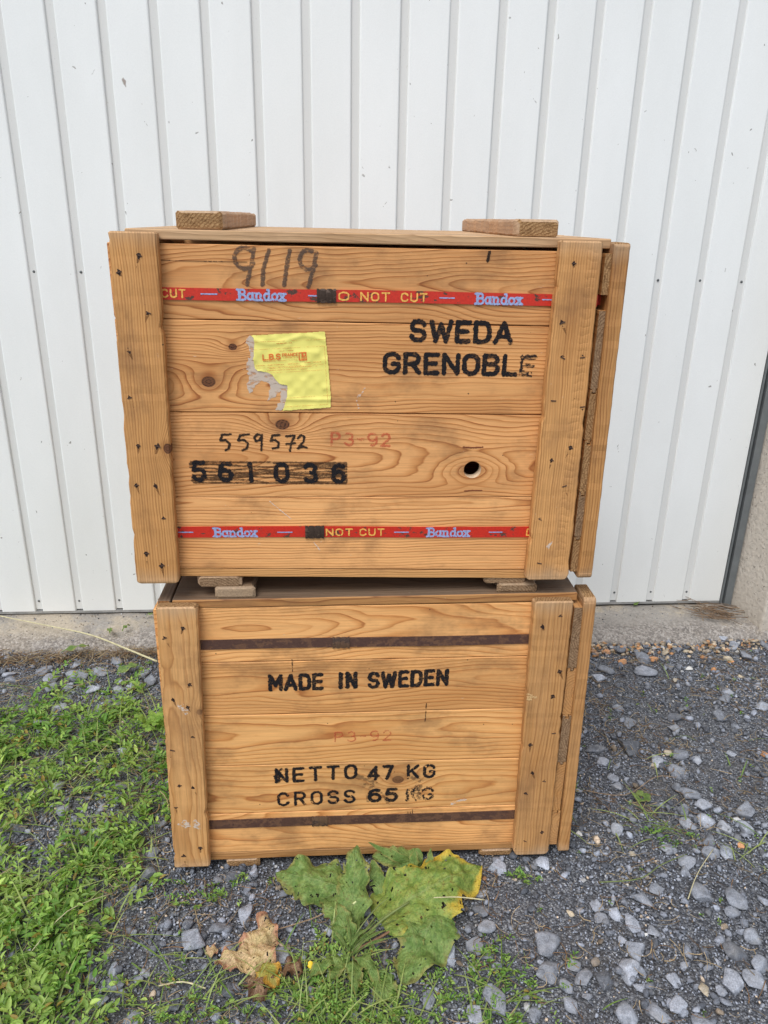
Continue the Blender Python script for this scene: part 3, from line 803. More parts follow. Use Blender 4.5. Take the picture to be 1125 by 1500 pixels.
# ================================================================== CRATES
T = .022       # batten thickness = depth of the front boards' face
def nails(crate, pts):
    global nail_me
    for i, (x, z) in enumerate(pts):
        q = bpy.data.objects.new('nail', nail_mes[i % len(nail_mes)]); link(q, crate)
        q.matrix_basis = Matrix.Translation((x, .0001, z)) @ Matrix.Rotation(random.Random(i).uniform(-.5, .5), 4, 'Y') @ Matrix.Scale(.78 + .32 * random.Random(i + 9).random(), 4)
RUST = ink('rust_run', (.12, .045, .015, 1), .42, .6, 200)
def nail_mesh(s):
    r = random.Random(s); bm = bmesh.new()
    n = 11
    rim = [bm.verts.new((.0031 * (1 + r.uniform(-.4, .4)) * math.cos(6.283 * i / n), -.0002, .0040 * (1 + r.uniform(-.5, .6)) * math.sin(6.283 * i / n))) for i in range(n)]
    bm.faces.new(rim)
    run_ = [(-.0020, .001), (.0018, .002), (.0024, -.006), (.0008, -.014 - r.uniform(0, .008)), (-.0010, -.012), (-.0026, -.005)]
    bm.faces.new([bm.verts.new((a_, -.0001, b_)) for a_, b_ in run_])
    m = bmesh.ops.create_cube(bm, size=1.0)['verts']
    for q in m: q.co = Vector((q.co.x * .0084 * (s != 3), q.co.y * .0014 - .0007, q.co.z * .0017 + r.uniform(-.0002, .0002)))
    me = bpy.data.meshes.new('nail'); bm.to_mesh(me); bm.free(); me.materials.append(NAIL); me.materials.append(NAILB)
    me.materials.append(RUST)
    for f_ in me.polygons: f_.material_index = 2 if len(f_.vertices) == 6 else (0 if len(f_.vertices) > 6 else 1)
    return me
nail_mes = [nail_mesh(s) for s in range(5)]
UL = [(0.0533, 0.5262), (0.0222, 0.5026), (0.0596, 0.4455), (0.0255, 0.3894), (0.0197, 0.3171), (0.0255, 0.2409), (0.0552, 0.2403), (0.0165, 0.175), (0.0466, 0.1742), (0.0547, 0.1175), (0.0214, 0.0556), (0.0444, 0.0331)]
UR = [(0.6939, 0.5249), (0.7169, 0.503), (0.685, 0.4374), (0.6909, 0.3841), (0.7224, 0.3848), (0.683, 0.3158), (0.717, 0.3196), (0.6899, 0.2165), (0.7196, 0.238), (0.7158, 0.1717), (0.6801, 0.1124), (0.7185, 0.0563), (0.6865, 0.0308), (0.7313, 0.306)]
LL = [(0.0566, 0.5347), (0.0237, 0.5151), (0.0601, 0.4202), (0.0286, 0.3895), (0.0532, 0.3729), (0.0577, 0.3076), (0.0188, 0.28), (0.0256, 0.1989), (0.0502, 0.1932), (0.0149, 0.1483), (0.0541, 0.0481), (0.0207, 0.0286)]
LR = [(0.7176, 0.5474), (0.6876, 0.5268), (0.728, 0.4331), (0.7206, 0.3798), (0.73, 0.2974), (0.6877, 0.2721), (0.6975, 0.2063), (0.7223, 0.185), (0.6884, 0.1565), (0.7297, 0.059), (0.6971, 0.0377), (0.6839, 0.0294)]
g_ = .0007
DEP = .575

def strap(crate, mat, zl, zr, hh, bx, bmat_y=None, seed=0.0):
    """steel band lying round the crate: front run, right-hand run and back run, with its crimped seal"""
    parts = []
    def run(x0, x1, ya, yb, z0, z1):
        v = []
        n = 14
        for i in range(n + 1):
            t = i / n; X = x0 + (x1 - x0) * t; zc = z0 + (z1 - z0) * t + .0006 * math.sin(t * 9 + seed)
            v += [(X, ya, zc - hh), (X, yb, zc - hh), (X, yb, zc + hh), (X, ya, zc + hh)]
        f = []
        for i in range(n):
            for q in range(4):
                a_, b_ = i * 4 + q, i * 4 + (q + 1) % 4
                f.append((a_, a_ + 4, b_ + 4, b_))
        f += [(0, 1, 2, 3), (n * 4 + 3, n * 4 + 2, n * 4 + 1, n * 4)]
        return v, f
    v, f = run(.022, .7430, T - .0024, T - .0008, zl, zr)
    v2, f2 = box_vf(.7430, .7600, T + .020, T + .021, zr - hh, zr + hh)     # seen in the gap between the end boards
    f2 = [tuple(i + len(v) for i in q) for q in f2]; v = v + v2; f = f + f2
    v2, f2 = box_vf(.7601, .7609, .066, DEP - .03, zr - hh, zr + hh)
    f2 = [tuple(i + len(v) for i in q) for q in f2]
    o = mesh_obj('strap', v + v2, f + f2, mat, crate)
    o['seed'] = [seed, seed * 2, seed]
    # seal
    x0, x1 = bx; zc = zl + (zr - zl) * (x0 / .74); w_ = hh + .0016
    zs = np.linspace(0, 1, 9); vv = []; ff = []
    nx_ = 13
    for j in range(6):
        for i in range(nx_):
            X = x0 + (x1 - x0) * i / (nx_ - 1); Z = zc - w_ + 2 * w_ * j / 5
            notch = .0012 if (j in (0, 5) and i % 4 == 2) else 0
            Z += notch * (1 if j == 0 else -1)
            vv.append((X, T - .0036 - .0012 * math.sin(math.pi * j / 5) + (.0006 if i % 4 == 2 else 0), Z))
    for j in range(5):
        for i in range(nx_ - 1):
            a_ = j * nx_ + i; ff.append((a_, a_ + 1, a_ + nx_ + 1, a_ + nx_))
    b0 = len(vv)
    for j in (0, 5):
        for i in range(nx_):
            p = vv[j * nx_ + i]; vv.append((p[0], T - .0012, p[2]))
    for i in range(nx_ - 1):
        ff.append((i, b0 + i, b0 + i + 1, i + 1)); a_ = 5 * nx_ + i; ff.append((a_, a_ + 1, b0 + nx_ + i + 1, b0 + nx_ + i))
    for side in (0, nx_ - 1):
        b1_ = len(vv)
        for j in range(6): vv.append((vv[j * nx_ + side][0], T - .0012, vv[j * nx_ + side][2]))
        for j in range(5):
            ff.append((j * nx_ + side, (j + 1) * nx_ + side, b1_ + j + 1, b1_ + j))
    s = mesh_obj('strap_seal', vv, ff, BUCKLE if mat is STRAP_R else SEAL_D, crate); s['seed'] = [seed, 1.0, 2.0]
    return o

def shell(crate, top, ztop_l, ztop_r, zl_bot, batt, seams_r, lidmat, w_b):
    """the sides the photograph hardly shows: back boards and battens, left end, inner faces"""
    n = 5
    for i in range(n):
        z0, z1 = .014 + i * (top - .014) / n, .014 + (i + 1) * (top - .014) / n
        plank('back_board', crate, 'x', .003, .742, (z0 + g_, z1 - g_), (z0 + g_, z1 - g_), DEP - .042, DEP - .022, w_b)
        plank('left_end_board', crate, 'yv', T + .0205, DEP - .043, (z0 + g_, z1 - g_), (z0 + g_, z1 - g_), .004, .022, w_b)
    plank('back_batten', crate, 'z', .0, top + .012, (.001, .070), (.001, .070), DEP - .0215, DEP, batt)
    plank('back_batten', crate, 'z', .0, top + .012, (.672, .741), (.672, .741), DEP - .0215, DEP, batt)

# ---------------- upper crate
U = empty('wooden_crate', up_M, 'upper wooden crate with red strapping, yellow torn label and SWEDA GRENOBLE stencil', 'crate', 'two stacked wooden transport crates')
FB0, FB1 = .003, .7425
plank('front_board', U, 'x', FB0, FB1, (.4345 + g_, .5425), (.4288 + g_, .5408), T, T + .02, W_UP, z0=-.006, d0=.055, slope=-.085, seed=3.1)
plank('front_board', U, 'x', FB0, FB1, (.2906 + g_, .4345 - g_), (.2868 + g_, .4288 - g_), T, T + .02, W_UPS, z0=-.030, d0=.030, slope=.012, ka=(-.2355, -.0215, .0105), kb=(-.195, .0330, .0062), seed=8.7)
# board with the finger hole
def hole_board(name, parent, x0, x1, zb, zt, y0, y1, hx, hz, hr, mat, **gr):
    ctr = Vector(((x0 + x1) / 2, (y0 + y1) / 2, (zb[0] + zt[0] + zb[1] + zt[1]) / 4))
    bm = bmesh.new()
    n = 28
    outer = [bm.verts.new((x, y0, z)) for x, z in ((x0, zb[0]), (x1, zb[1]), (x1, zt[1]), (x0, zt[0]))]
    inner = [bm.verts.new((hx + hr * math.cos(6.28318 * i / n) * (1 + .02 * math.sin(3 * i)), y0, hz + hr * math.sin(6.28318 * i / n))) for i in range(n)]
    ed = [bm.edges.new((outer[i], outer[(i + 1) % 4])) for i in range(4)] + [bm.edges.new((inner[i], inner[(i + 1) % n])) for i in range(n)]
    r = bmesh.ops.triangle_fill(bm, edges=ed, use_beauty=True)
    dead = [q for q in bm.faces if math.hypot(q.calc_center_median().x - hx, q.calc_center_median().z - hz) < hr * .97]
    bmesh.ops.delete(bm, geom=dead, context='FACES_ONLY')
    fs = [q for q in bm.faces]
    e = bmesh.ops.extrude_face_region(bm, geom=fs)
    for q in e['geom']:
        if isinstance(q, bmesh.types.BMVert): q.co.y = y1
    bmesh.ops.recalc_face_normals(bm, faces=bm.faces[:])
    for q in bm.verts: q.co -= ctr
    for q in bm.faces:
        cm = q.calc_center_median(); q.material_index = 1 if abs(q.normal.x) > .8 and abs(cm.x) > .3 else (2 if abs(q.normal.y) < .3 and abs(cm.z) < .05 and abs(cm.x) < .3 else 0)
    me = bpy.data.meshes.new(name); bm.to_mesh(me); bm.free()
    me.materials.append(mat); me.materials.append(E_A); me.materials.append(plain('cut_pale_wood', (.74, .56, .38, 1), .8, var=.2, scale=200))
    o = bpy.data.objects.new(name, me); link(o, parent); o.matrix_basis = Matrix.Translation(ctr)
    return set_grain(o, **gr)
hole_board('front_board', U, FB0, FB1, (.1471 + g_, .1446 + g_), (.2906 - g_, .2868 - g_), T, T + .02,   .5636, .1935, .0147, W_UP,
           z0=-.010, d0=.050, slope=.05, ka=(-.1220, .0525, .0105), kb=(.1909, -.0241, .0118), seed=14.2)
plank('front_board', U, 'x', FB0, FB1, (.0181 + g_, .1471 - g_), (.0062 + g_, .1446 - g_), T, T + .02, W_UPS, z0=.055, d0=.020, slope=.02, seed=21.5)
plank('floor_edge_board', U, 'x', .024, FB1, (.0025, .0175), (-.0105, .0052), T + .001, T + .10, W_BU)
for i in range(4):
    plank('floor_board', U, 'xf', .024, FB1, (T + .102 + i * .108, T + .209 + i * .108), (T + .102 + i * .108, T + .209 + i * .108), .0005, .0150, W_BU)
plank('front_batten', U, 'z', -.0005, .5585, (.0000, .0702), (.0117, .0806), 0, T - .0025, W_BU, r0=.006, r1=.0015, cham=.0022, kb=(-.043, -.030, .0075), z0=.14, d0=.05, slope=.004, seed=2.2)
plank('front_batten', U, 'z', -.0020, .5568, (.6653, .7405), (.6709, .7352), 0, T - .0025, W_BD, r0=.008, r1=.002, cham=.0022, z0=-.14, d0=.04, slope=.0, seed=5.9)
# right end: tongue and groove boards whose end grain shows, then the end battens
ER = [(.4790, .5400), (.3330, .4555), (.2480, .3320), (.1580, .2470), (.0760, .1570), (.0080, .0750)]
for i, (z0, z1) in enumerate(ER):
    m_end = (E_A, E_B, E_A, E_A, E_B, E_A)[i]
    dxx = (.7592 - .7534) * (1 - (z0 + z1) / 1.1)
    profile_plank('end_board', U, .0105 + .0012 * (i % 3), DEP - .012, .7432 + dxx * .5 + .001, .7590 + dxx * .9 - .003, z0, z1 - .0008, W_BU, m_end, tongue=i not in (0, 5), groove=i not in (0, 1))
o = plank('end_batten', U, 'zy', -.004, .5550, (.004, .068), (.004, .068), .7570, .7815, W_BU, r0=.012, r1=.006, cham=.0018)
o.matrix_basis = o.matrix_basis @ Matrix.Rotation(-.0090, 4, 'Z')
plank('end_batten', U, 'zy', -.004, .5550, (DEP - .076, DEP - .012), (DEP - .076, DEP - .012), .7572, .7812, W_BU, r0=.012, r1=.006, cham=.0018)
shell(U, .543, 0, 0, 0, W_BU, 0, 0, W_UP)
# lid: boards lengthwise
lidY = [(T - .001, .134), (.135, .270), (.271, .410), (.411, DEP - .004)]
for i, (a_, b_) in enumerate(lidY):
    o = plank('lid_board', U, 'xf', .0304, .7545, (a_, b_ - g_), (a_, b_ - g_), .5466, .5612, W_LID, cham=.0014)
    o.matrix_basis = o.matrix_basis @ Matrix.Rotation(-.0030, 4, 'Z')
def runner(name, parent, x0, x1, y0, y1, h0, h1, end=E_A, mat=None, **k):
    return plank(name, parent, 'y', y0, y1, (x0, x1), (x0, x1), h0, h1, mat or W_RUN, end=end, cham=.0032, jit=.0016, **k)
runner('runner', U, .1052, .1715, T + .006, DEP - .03, .5622, .5876, z0=.1, d0=.1)
runner('runner', U, .6080, .6755, T + .008, DEP - .03, .5600, .5845, z0=.04, d0=.09)
runner('runner', U, .0970, .1708, T + .001, DEP - .01, -.0195, .0005, end=E_B)
runner('runner', U, .6003, .6725, T + .003, DEP - .01, -.0215, -.0010, end=E_B)
strap(U, STRAP_R, .4722, .4696, .0089, (.3082, .3371), seed=3.0)
strap(U, STRAP_R, .0858, .0806, .0098, (.2838, .3159), seed=11.0)
nails(U, UL + UR)

# ---------------- lower crate
Lw = empty('wooden_crate', low_M, 'lower wooden crate on the gravel with rusty strapping and MADE IN SWEDEN stencil', 'crate', 'two stacked wooden transport crates')
plank('front_board', Lw, 'x', FB0, FB1, (.4503 + g_, .5600), (.4534 + g_, .5640), T, T + .02, W_LO, z0=.002, d0=.050, slope=.03, seed=31.0, ka=(.0, .0, 0))
plank('front_board', Lw, 'x', FB0, FB1, (.3374 + g_, .4503 - g_), (.3401 + g_, .4534 - g_), T, T + .02, W_LO, z0=.010, d0=.045, slope=-.03, seed=36.4)
plank('front_board', Lw, 'x', FB0, FB1, (.2233 + g_, .3374 - g_), (.2250 + g_, .3401 - g_), T, T + .02, W_LOS, z0=.015, d0=.052, slope=.004, seed=41.3)
plank('front_board', Lw, 'x', FB0, FB1, (.1092 + g_, .2233 - g_), (.1100 + g_, .2250 - g_), T, T + .02, W_LOS, z0=-.01, d0=.060, slope=.02, seed=47.7, ka=(.0665, .0135, .0115))
plank('front_board', Lw, 'x', FB0, FB1, (.0118 + g_, .1092 - g_), (.0136 + g_, .1100 - g_), T, T + .02, W_LO, z0=.02, d0=.050, slope=-.06, seed=52.9)
plank('floor_edge_board', Lw, 'x', .024, FB1, (-.0078, .0108), (-.0022, .0128), T + .001, T + .10, W_BL)
for i in range(4):
    plank('floor_board', Lw, 'xf', .024, FB1, (T + .102 + i * .108, T + .209 + i * .108), (T + .102 + i * .108, T + .209 + i * .108), -.004, .0105, W_BL)
plank('front_batten', Lw, 'z', -.0015, .5750, (.0000, .0690), (.0135, .0828), 0, T - .0025, W_BL, r0=.003, r1=.003, cham=.0028, z0=.02, d0=.05, slope=.02, ka=(.075, -.032, .0055), seed=61.0)
plank('front_batten', Lw, 'z', .0000, .5765, (.6763, .7485), (.6681, .7385), 0, T - .0025, W_BL, r0=.011, r1=.002, cham=.0026, z0=-.09, d0=.05, slope=.01, seed=64.0)
ER2 = [(.4350, .5600), (.3320, .4340), (.2230, .3310), (.1040, .2220), (.0180, .1030)]
for i, (z0, z1) in enumerate(ER2):
    dxx = .006 * (1 - (z0 + z1) / 1.1)
    profile_plank('end_board', Lw, .009 + .0015 * (i % 2), DEP - .012, .7432 + dxx + .001, .7610 + dxx * .9, z0, z1 - .0008, W_BL, E_B if i in (0, 2) else W_BL, tongue=i != 4, groove=i != 0)
o = plank('end_batten', Lw, 'zy', .0015, .5800, (.004, .068), (.004, .068), .7645, .7865, W_BL, r0=.006, r1=.010, cham=.0018)
o.matrix_basis = o.matrix_basis @ Matrix.Rotation(-.0185, 4, 'Z')
o = plank('end_batten', Lw, 'zy', .0015, .5800, (DEP - .076, DEP - .012), (DEP - .076, DEP - .012), .7645, .7865, W_BL, r0=.006, r1=.010, cham=.0018)
o.matrix_basis = o.matrix_basis @ Matrix.Rotation(-.0150, 4, 'Z')
shell(Lw, .560, 0, 0, 0, W_BL, 0, 0, W_LO)
for i, (a_, b_) in enumerate(lidY):
    o = plank('lid_board', Lw, 'xf', .0370, .7515, (a_, b_ - g_), (a_, b_ - g_), .5640, .5800, W_TOP, cham=.0014, end=E_B, side=W_EDGE)
    o.matrix_basis = o.matrix_basis @ Matrix.Rotation(.0085, 4, 'Z')
plank('lid_cleat', Lw, 'y', T - .001, DEP - .004, (.0125, .0345), (.0125, .0345), .5622, .5775, W_TOP, end=W_EDGE, r0=.002, r1=.006)
runner('runner', Lw, .1085, .1780, T + .002, DEP - .03, .5785, .5990, end=W_TOP, mat=W_TOP)
runner('runner', Lw, .6075, .6765, T + .002, DEP - .03, .5832, .5995, end=E_B, mat=W_TOP)
runner('runner', Lw, .0972, .1640, T + .001, DEP - .01, -.0275, -.0080, z0=.02, d0=.08)
runner('runner', Lw, .6128, .6820, T + .001, DEP - .01, -.0200, -.0045, z0=.02, d0=.08)
strap(Lw, STRAP_D, .4887, .4903, .0096, (.3136, .3442), seed=5.0)
strap(Lw, STRAP_D, .0854, .0877, .0103, (.2712, .3019), seed=17.0)
nails(Lw, LL + LR)

# ---------------- writing on the upper crate
YP = T - .0008
ST = T - .0029         # face of a strap
print_mesh('stencil_text', U, layout('SWEDA', .4510, .6150, .4030, .4005, .0355, gap=.30, hw=.0034), .0038, YP, INK, seed=11, rough=.25, wear=.12, wscale=.006)
print_mesh('stencil_text', U, layout('GRENOBL', .4105, .6260, .3525, .3500, .0355, gap=.29, hw=.0034), .0037, YP, INK, seed=12, rough=.2, wear=.05, wscale=.006)
print_mesh('stencil_text', U, layout('E', .6300, .6560, .3505, .3500, .0345, hw=.0034), .0040, YP, INK_W, seed=13, rough=.3, wear=.43, wscale=.006)
def loc_px(pts, x0, y0):    # measured on the board: 1 unit = 1.05 mm
    return [(x0 + a_ * .001046, y0 - b_ * .001075) for a_, b_ in pts]
# big crayon number 9119
cr = [arc(18, 17, 14, 14, 40, 330, 14), [(32, 4), (28, 22), (20, 52)], [(53, 6), (44, 30), (42, 52)], [(82, 6), (77, 30), (73, 52)],
      arc(108, 16, 12, 13, 60, 330, 14), [(120, 8), (115, 30), (108, 54)]]
cr = [[(a_, (34 - b_) if len(q) > 8 else b_) for a_, b_ in q] for q in cr]
for i, qs in enumerate((cr[0:2], cr[2:3], cr[3:4], cr[4:6])):
    print_mesh('crayon_digit', U, [loc_px(q, .1830, .5420) for q in qs], .0031, YP - .00005 * i, CRAYON, seed=14 + i * 100, rough=.25)
print_mesh('marker_line', U, [[(.5690, .5385), (.5668, .5255)]], .0021, YP, MARKER, seed=15)
# handwritten 559572
hn = [[(16, 3), (3, 4), (0, 13), (8, 12), (14, 18), (12, 25), (7, 28)], [(44, 3), (30, 5), (27, 13), (36, 12), (42, 17), (40, 25), (33, 28)],
      [(63, 5), (57, 3), (52, 8), (54, 14), (60, 12), (64, 4), (62, 28)], [(91, 4), (80, 5), (77, 13), (84, 12), (89, 16), (88, 24), (80, 25)],
      [(101, 6), (114, 5), (108, 18), (106, 29)], [(101, 18), (114, 17)], [(119, 9), (124, 4), (129, 7), (127, 15), (118, 25), (126, 22), (132, 24)]]
print_mesh('handwritten_number', U, [loc_px(q, .1505, .2575) for q in hn], .00185, YP, MARKER, seed=16, rough=.3, cell=.0005)
# 561036 and the scribble over it
xs_ = [.1010, .1440, .1930, .2350, .2825, .3285]; zt = .1745
for i, ch in enumerate('561036'):
    print_mesh('stencil_number', U, layout(ch, xs_[i], xs_[i] + (.0240 if ch != '1' else .0075), zt - i * .0008, zt - i * .0008, .0345, hw=.0028), .0037, YP - .0003, INK, seed=30 + i, rough=.3, wear=.05)
r_ = random.Random(4); sc_ = []
q = []
for i in range(8):
    za = .2060 - i * .0046; zb_ = za + r_.uniform(-.006, .005)
    pts_ = []
    for k_ in range(9):
        t_ = k_ / 8
        pts_.append((.1005 + .2525 * t_ + r_.uniform(-.002, .002), min(.2085, max(.1705, za + (zb_ - za) * t_ + .0028 * math.sin(t_ * r_.uniform(3, 8) + i) + r_.uniform(-.0008, .0008)))))
    sc_.append(pts_)
    sc_.append([pts_[-1], (.3535, za - .0018), (.345, za - .003)])
print_mesh('marker_scribble', U, sc_ + [[(.101, .2080), (.353, .2058)], [(.103, .1725), (.352, .1700)]], .00155, YP, SCRIB, seed=40, rough=.3)
print_mesh('faded_stamp', U, layout('P3-92', .3275, .4260, .2350, .2330, .0235, gap=.34, hw=.0018), .0019, YP, PINK, seed=41, rough=.4)
# splits, chips and marks
print_mesh('board_split', U, [[(.075, .5190), (.13, .5185), (.205, .5182)]], .0004, YP, SPLIT, seed=42, cell=.0004)
print_mesh('grain_gash', U, [[(.546, .2330), (.560, .2318), (.578, .2328)]], .0012, YP, plain('resin_gash', (0.20, 0.055, 0.02, 1), .5), seed=43)
print_mesh('grain_gash', U, [[(.552, .1560), (.566, .1573), (.582, .1568)]], .0009, YP, bpy.data.materials['resin_gash'], seed=44)
print_mesh('scuff_mark', U, [[(.3720, .3190), (.3700, .3090), (.3735, .2950)], [(.382, .330), (.374, .316)]], .0010, YP, SCUFF, seed=45, rough=.8)
print_mesh('scuff_mark', U, [[(.2260, .1390), (.2420, .1240), (.2600, .1080)]], .0006, YP, SCUFF, seed=46, rough=.8)
print_mesh('scuff_mark', U, [[(.2980, .0640), (.3080, .0500)]], .0008, YP, SCUFF, seed=47, rough=.8)
print_mesh('scuff_mark', U, [[(.7050, .0700), (.6990, .0600)], [(.702, .068), (.697, .062)]], .0013, -.0005, SCUFF, seed=48, rough=.8)
# strap lettering
def strap_text(crate, zc, items, seed, wear):
    for i, (txt, x0, x1, h, dz) in enumerate(items):
        z = zc(x0); z2 = zc(x1)
        if txt == '_':
            print_mesh('strap_dash', crate, [[(x0, z), (x1, z2)]], .0009, ST, BLU, seed=seed + i, cell=.0004)
        elif txt in ('bandox',):
            print_mesh('strap_lettering', crate, layout(txt, x0, x1, z + dz, z2 + dz, h, gap=.10, hw=.0008), .0016, ST, BLU, seed=seed + i, cell=.0004, rough=.3, wear=wear, wscale=.004)
        else:
            print_mesh('strap_lettering', crate, layout(txt, x0, x1, z + dz, z2 + dz, h, gap=.34, hw=.0008), .00125, ST, YEL, seed=seed + i, cell=.0004, rough=.25, wear=wear, wscale=.004)
z1_ = lambda x: .4722 + (.4696 - .4722) * (x - .004) / .739
z2_ = lambda x: .0858 + (.0806 - .0858) * (x - .004) / .739
strap_text(U, z1_, [('CUT', .0765, .1120, .0125, -.0062), ('_', .1352, .1585, 0, 0), ('bandox', .1894, .2625, .0165, -.0085), ('_', .2960, .3080, 0, 0),
                    ('O', .3415, .3570, .0130, -.0065), ('NOT', .3745, .4190, .0130, -.0065), ('CUT', .4365, .4765, .0130, -.0065), ('_', .4962, .5184, 0, 0),
                    ('bandox', .5519, .6256, .0165, -.0085), ('_', .6560, .6700, 0, 0)], 60, .12)
strap_text(U, z2_, [('_', .0726, .0963, 0, 0), ('bandox', .1308, .2040, .0165, -.0085), ('_', .2375, .2617, 0, 0), ('NOT', .3190, .3640, .0130, -.0065),
                    ('CUT', .3760, .4180, .0130, -.0065), ('_', .4359, .4594, 0, 0), ('bandox', .4920, .5662, .0165, -.0085), ('_', .5989, .6216, 0, 0), ('D', .6640, .6760, .0130, -.0065)], 80, .22)

# yellow label: a torn sheet lying a little proud and wrinkled
def crop_to_board(p):
    a_, b_ = p; pxx = 350 + a_ / 7.5; pyy = 475 + b_ / 7.5
    return (.2101 + (pxx - 371) * .001048 - .00002 * (pyy - 490), .4121 - (pyy - 490) * .00108 + (pxx - 371) * .00001)
def sheet(name, parent, outline, y, mat, cell, wr, seed, fringe=.0):
    P = np.array([crop_to_board(p) for p in outline])
    x0, x1, z0, z1 = P[:, 0].min() - .002, P[:, 0].max() + .002, P[:, 1].min() - .002, P[:, 1].max() + .002
    nx, nz = int((x1 - x0) / cell) + 1, int((z1 - z0) / cell) + 1
    gx, gz = np.meshgrid(x0 + (np.arange(nx) + .5) * cell, z0 + (np.arange(nz) + .5) * cell)
    if fringe:
        qx = gx + fringe * (vnoise(gx, gz, .004, seed) - .5); qz = gz + fringe * (vnoise(gx, gz, .004, seed + 1) - .5)
    else: qx, qz = gx, gz
    ins = np.zeros(gx.shape, bool)
    n = len(P)
    for i in range(n):
        ax_, az_ = P[i]; bx_, bz_ = P[(i + 1) % n]
        cnd = ((az_ > qz) != (bz_ > qz)) & (qx < (bx_ - ax_) * (qz - az_) / (bz_ - az_ + 1e-12) + ax_)
        ins ^= cnd
    vx, vz = np.meshgrid(x0 + np.arange(nx + 1) * cell, z0 + np.arange(nz + 1) * cell)
    u = (vx - .21) / .12; w_ = (vz - .295) / .122
    hgt = .0009 * np.exp(-((w_ - .90 + .05 * np.sin(u * 7)) / .035) ** 2) + .0010 * np.exp(-((w_ - .135) / .03) ** 2) * (u > .35) + .0014 * (vnoise(vx, vz, .011, seed + 5) ** 2)
    vy = y - wr * hgt
    V = np.stack([vx, vy, vz], -1).reshape(-1, 3)
    jj, ii = np.nonzero(ins); a_ = jj * (nx + 1) + ii
    F = np.stack([a_, a_ + 1, a_ + nx + 2, a_ + nx + 1], 1)
    used, inv = np.unique(F, return_inverse=True)
    return fast_mesh(name, V[used], inv.reshape(F.shape), mat, smooth=True, parent=parent)
PAPY = plain('yellow_label_paper', (0.84, 0.76, 0.19, 1), .45, var=.05, scale=40)
PAPW = ink('torn_paper_backing', (0.66, 0.56, 0.46, 1), .80, .7, 150)
yo = [(130, 122), (940, 78), (958, 200), (985, 450), (1004, 640), (1018, 790), (1012, 905), (470, 942), (492, 880), (522, 790), (528, 660), (440, 640), (400, 600), (360, 545), (300, 515), (205, 500), (168, 480), (152, 380), (160, 300), (168, 200), (160, 150)]
wo_ = [(75, 190), (105, 120), (180, 150), (200, 240), (180, 330), (190, 430), (230, 480), (320, 500), (380, 540), (440, 600), (545, 630), (545, 790), (500, 930), (390, 942), (430, 850), (455, 720), (400, 770), (300, 832), (312, 760), (335, 670), (300, 612), (210, 622), (160, 672), (100, 758), (80, 690), (92, 560), (75, 470), (80, 400), (130, 340), (112, 250)]
lab = sheet('label', U, yo, T - .0010, PAPY, .0007, 1.4, 5, .0008)
back = sheet('torn_backing', U, wo_, T - .0006, PAPW, .0008, .25, 9, .004)
LY = T - .0027
def lp(pts): return [crop_to_board(p) for p in pts]
a0_, a1_ = crop_to_board((258, 383)), crop_to_board((452, 372))
print_mesh('label_print', U, layout('L.B.S', a0_[0], a1_[0], a0_[1], a1_[1], .0085, gap=.2, hw=.0004), .00090, LY, REDP, cell=.0003, rough=.1, seed=90)
a0_, a1_ = crop_to_board((472, 345)), crop_to_board((645, 335))
print_mesh('label_print', U, layout('FRANCE', a0_[0], a1_[0], a0_[1], a1_[1], .0046, gap=.3, hw=.0002), .00048, LY, REDP, cell=.0003, rough=.1, seed=91)
print_mesh('label_print', U, [lp([(658, 305), (735, 300), (738, 380), (662, 382), (658, 305)]), lp([(690, 303), (692, 380)]), lp([(700, 305), (730, 303), (732, 335), (702, 338), (700, 305)]), lp([(712, 342), (714, 378)])], .0008, LY, REDP, cell=.0003, rough=.1, seed=92)
r_ = random.Random(3); ln = []
for yy_, xa, xb in ((396, 262, 650), (358, 480, 650), (443, 180, 495), (425, 535, 660), (410, 720, 900), (470, 330, 860), (495, 310, 750), (285, 440, 600), (205, 410, 580)):
    x = xa
    while x < xb:
        w_ = r_.uniform(6, 22); sl = (xb - xa) and -.045
        ln.append(lp([(x, yy_ + (x - xa) * sl), (min(x + w_, xb), yy_ + (x + w_ - xa) * sl)])); x += w_ + r_.uniform(4, 9)
print_mesh('label_small_print', U, ln, .00055, LY, REDL, cell=.0003, rough=.5, seed=93)
print_mesh('label_rules', U, [lp([(170, 272), (940, 232), (985, 870), (495, 898)]), lp([(185, 470), (950, 425)]), lp([(340, 522), (955, 488)]), lp([(520, 800), (1010, 768)]), lp([(170, 190), (950, 160)])], .00028, LY, REDL, cell=.0003, rough=.3, seed=94)

# ---------------- writing on the lower crate
print_mesh('stencil_text', Lw, layout('MADE', .1965, .2965, .3885, .3895, .0360, gap=.34, hw=.0034), .0038, YP, INK, seed=111, rough=.25, wear=.14, wscale=.007)
print_mesh('stencil_text', Lw, layout('IN', .3240, .3585, .3905, .3910, .0360, gap=.50, hw=.0034), .0040, YP, INK, seed=112, rough=.25, wear=.08, wscale=.007)
print_mesh('stencil_text', Lw, layout('SWEDEN', .3775, .5270, .3895, .3935, .0365, gap=.34, hw=.0034), .0038, YP, INK, seed=113, rough=.25, wear=.12, wscale=.007)
print_mesh('faded_stamp', Lw, layout('P3-92', .3165, .4240, .2725, .2735, .0235, gap=.38, hw=.0010), .0013, YP, PINK, seed=114, rough=.5, wear=.2)
print_mesh('stencil_text', Lw, layout('NETTO', .2015, .3600, .1800, .1855, .0350, gap=.42, hw=.0028), .0031, YP, INK, seed=115, rough=.25, wear=.12, wscale=.006)
print_mesh('ink_blot', Lw, [[(.2060, .182), (.2040, .196), (.2130, .212)], [(.209, .184), (.212, .205)]], .0038, YP - .0002, INK, seed=116, rough=.9, wear=.3)
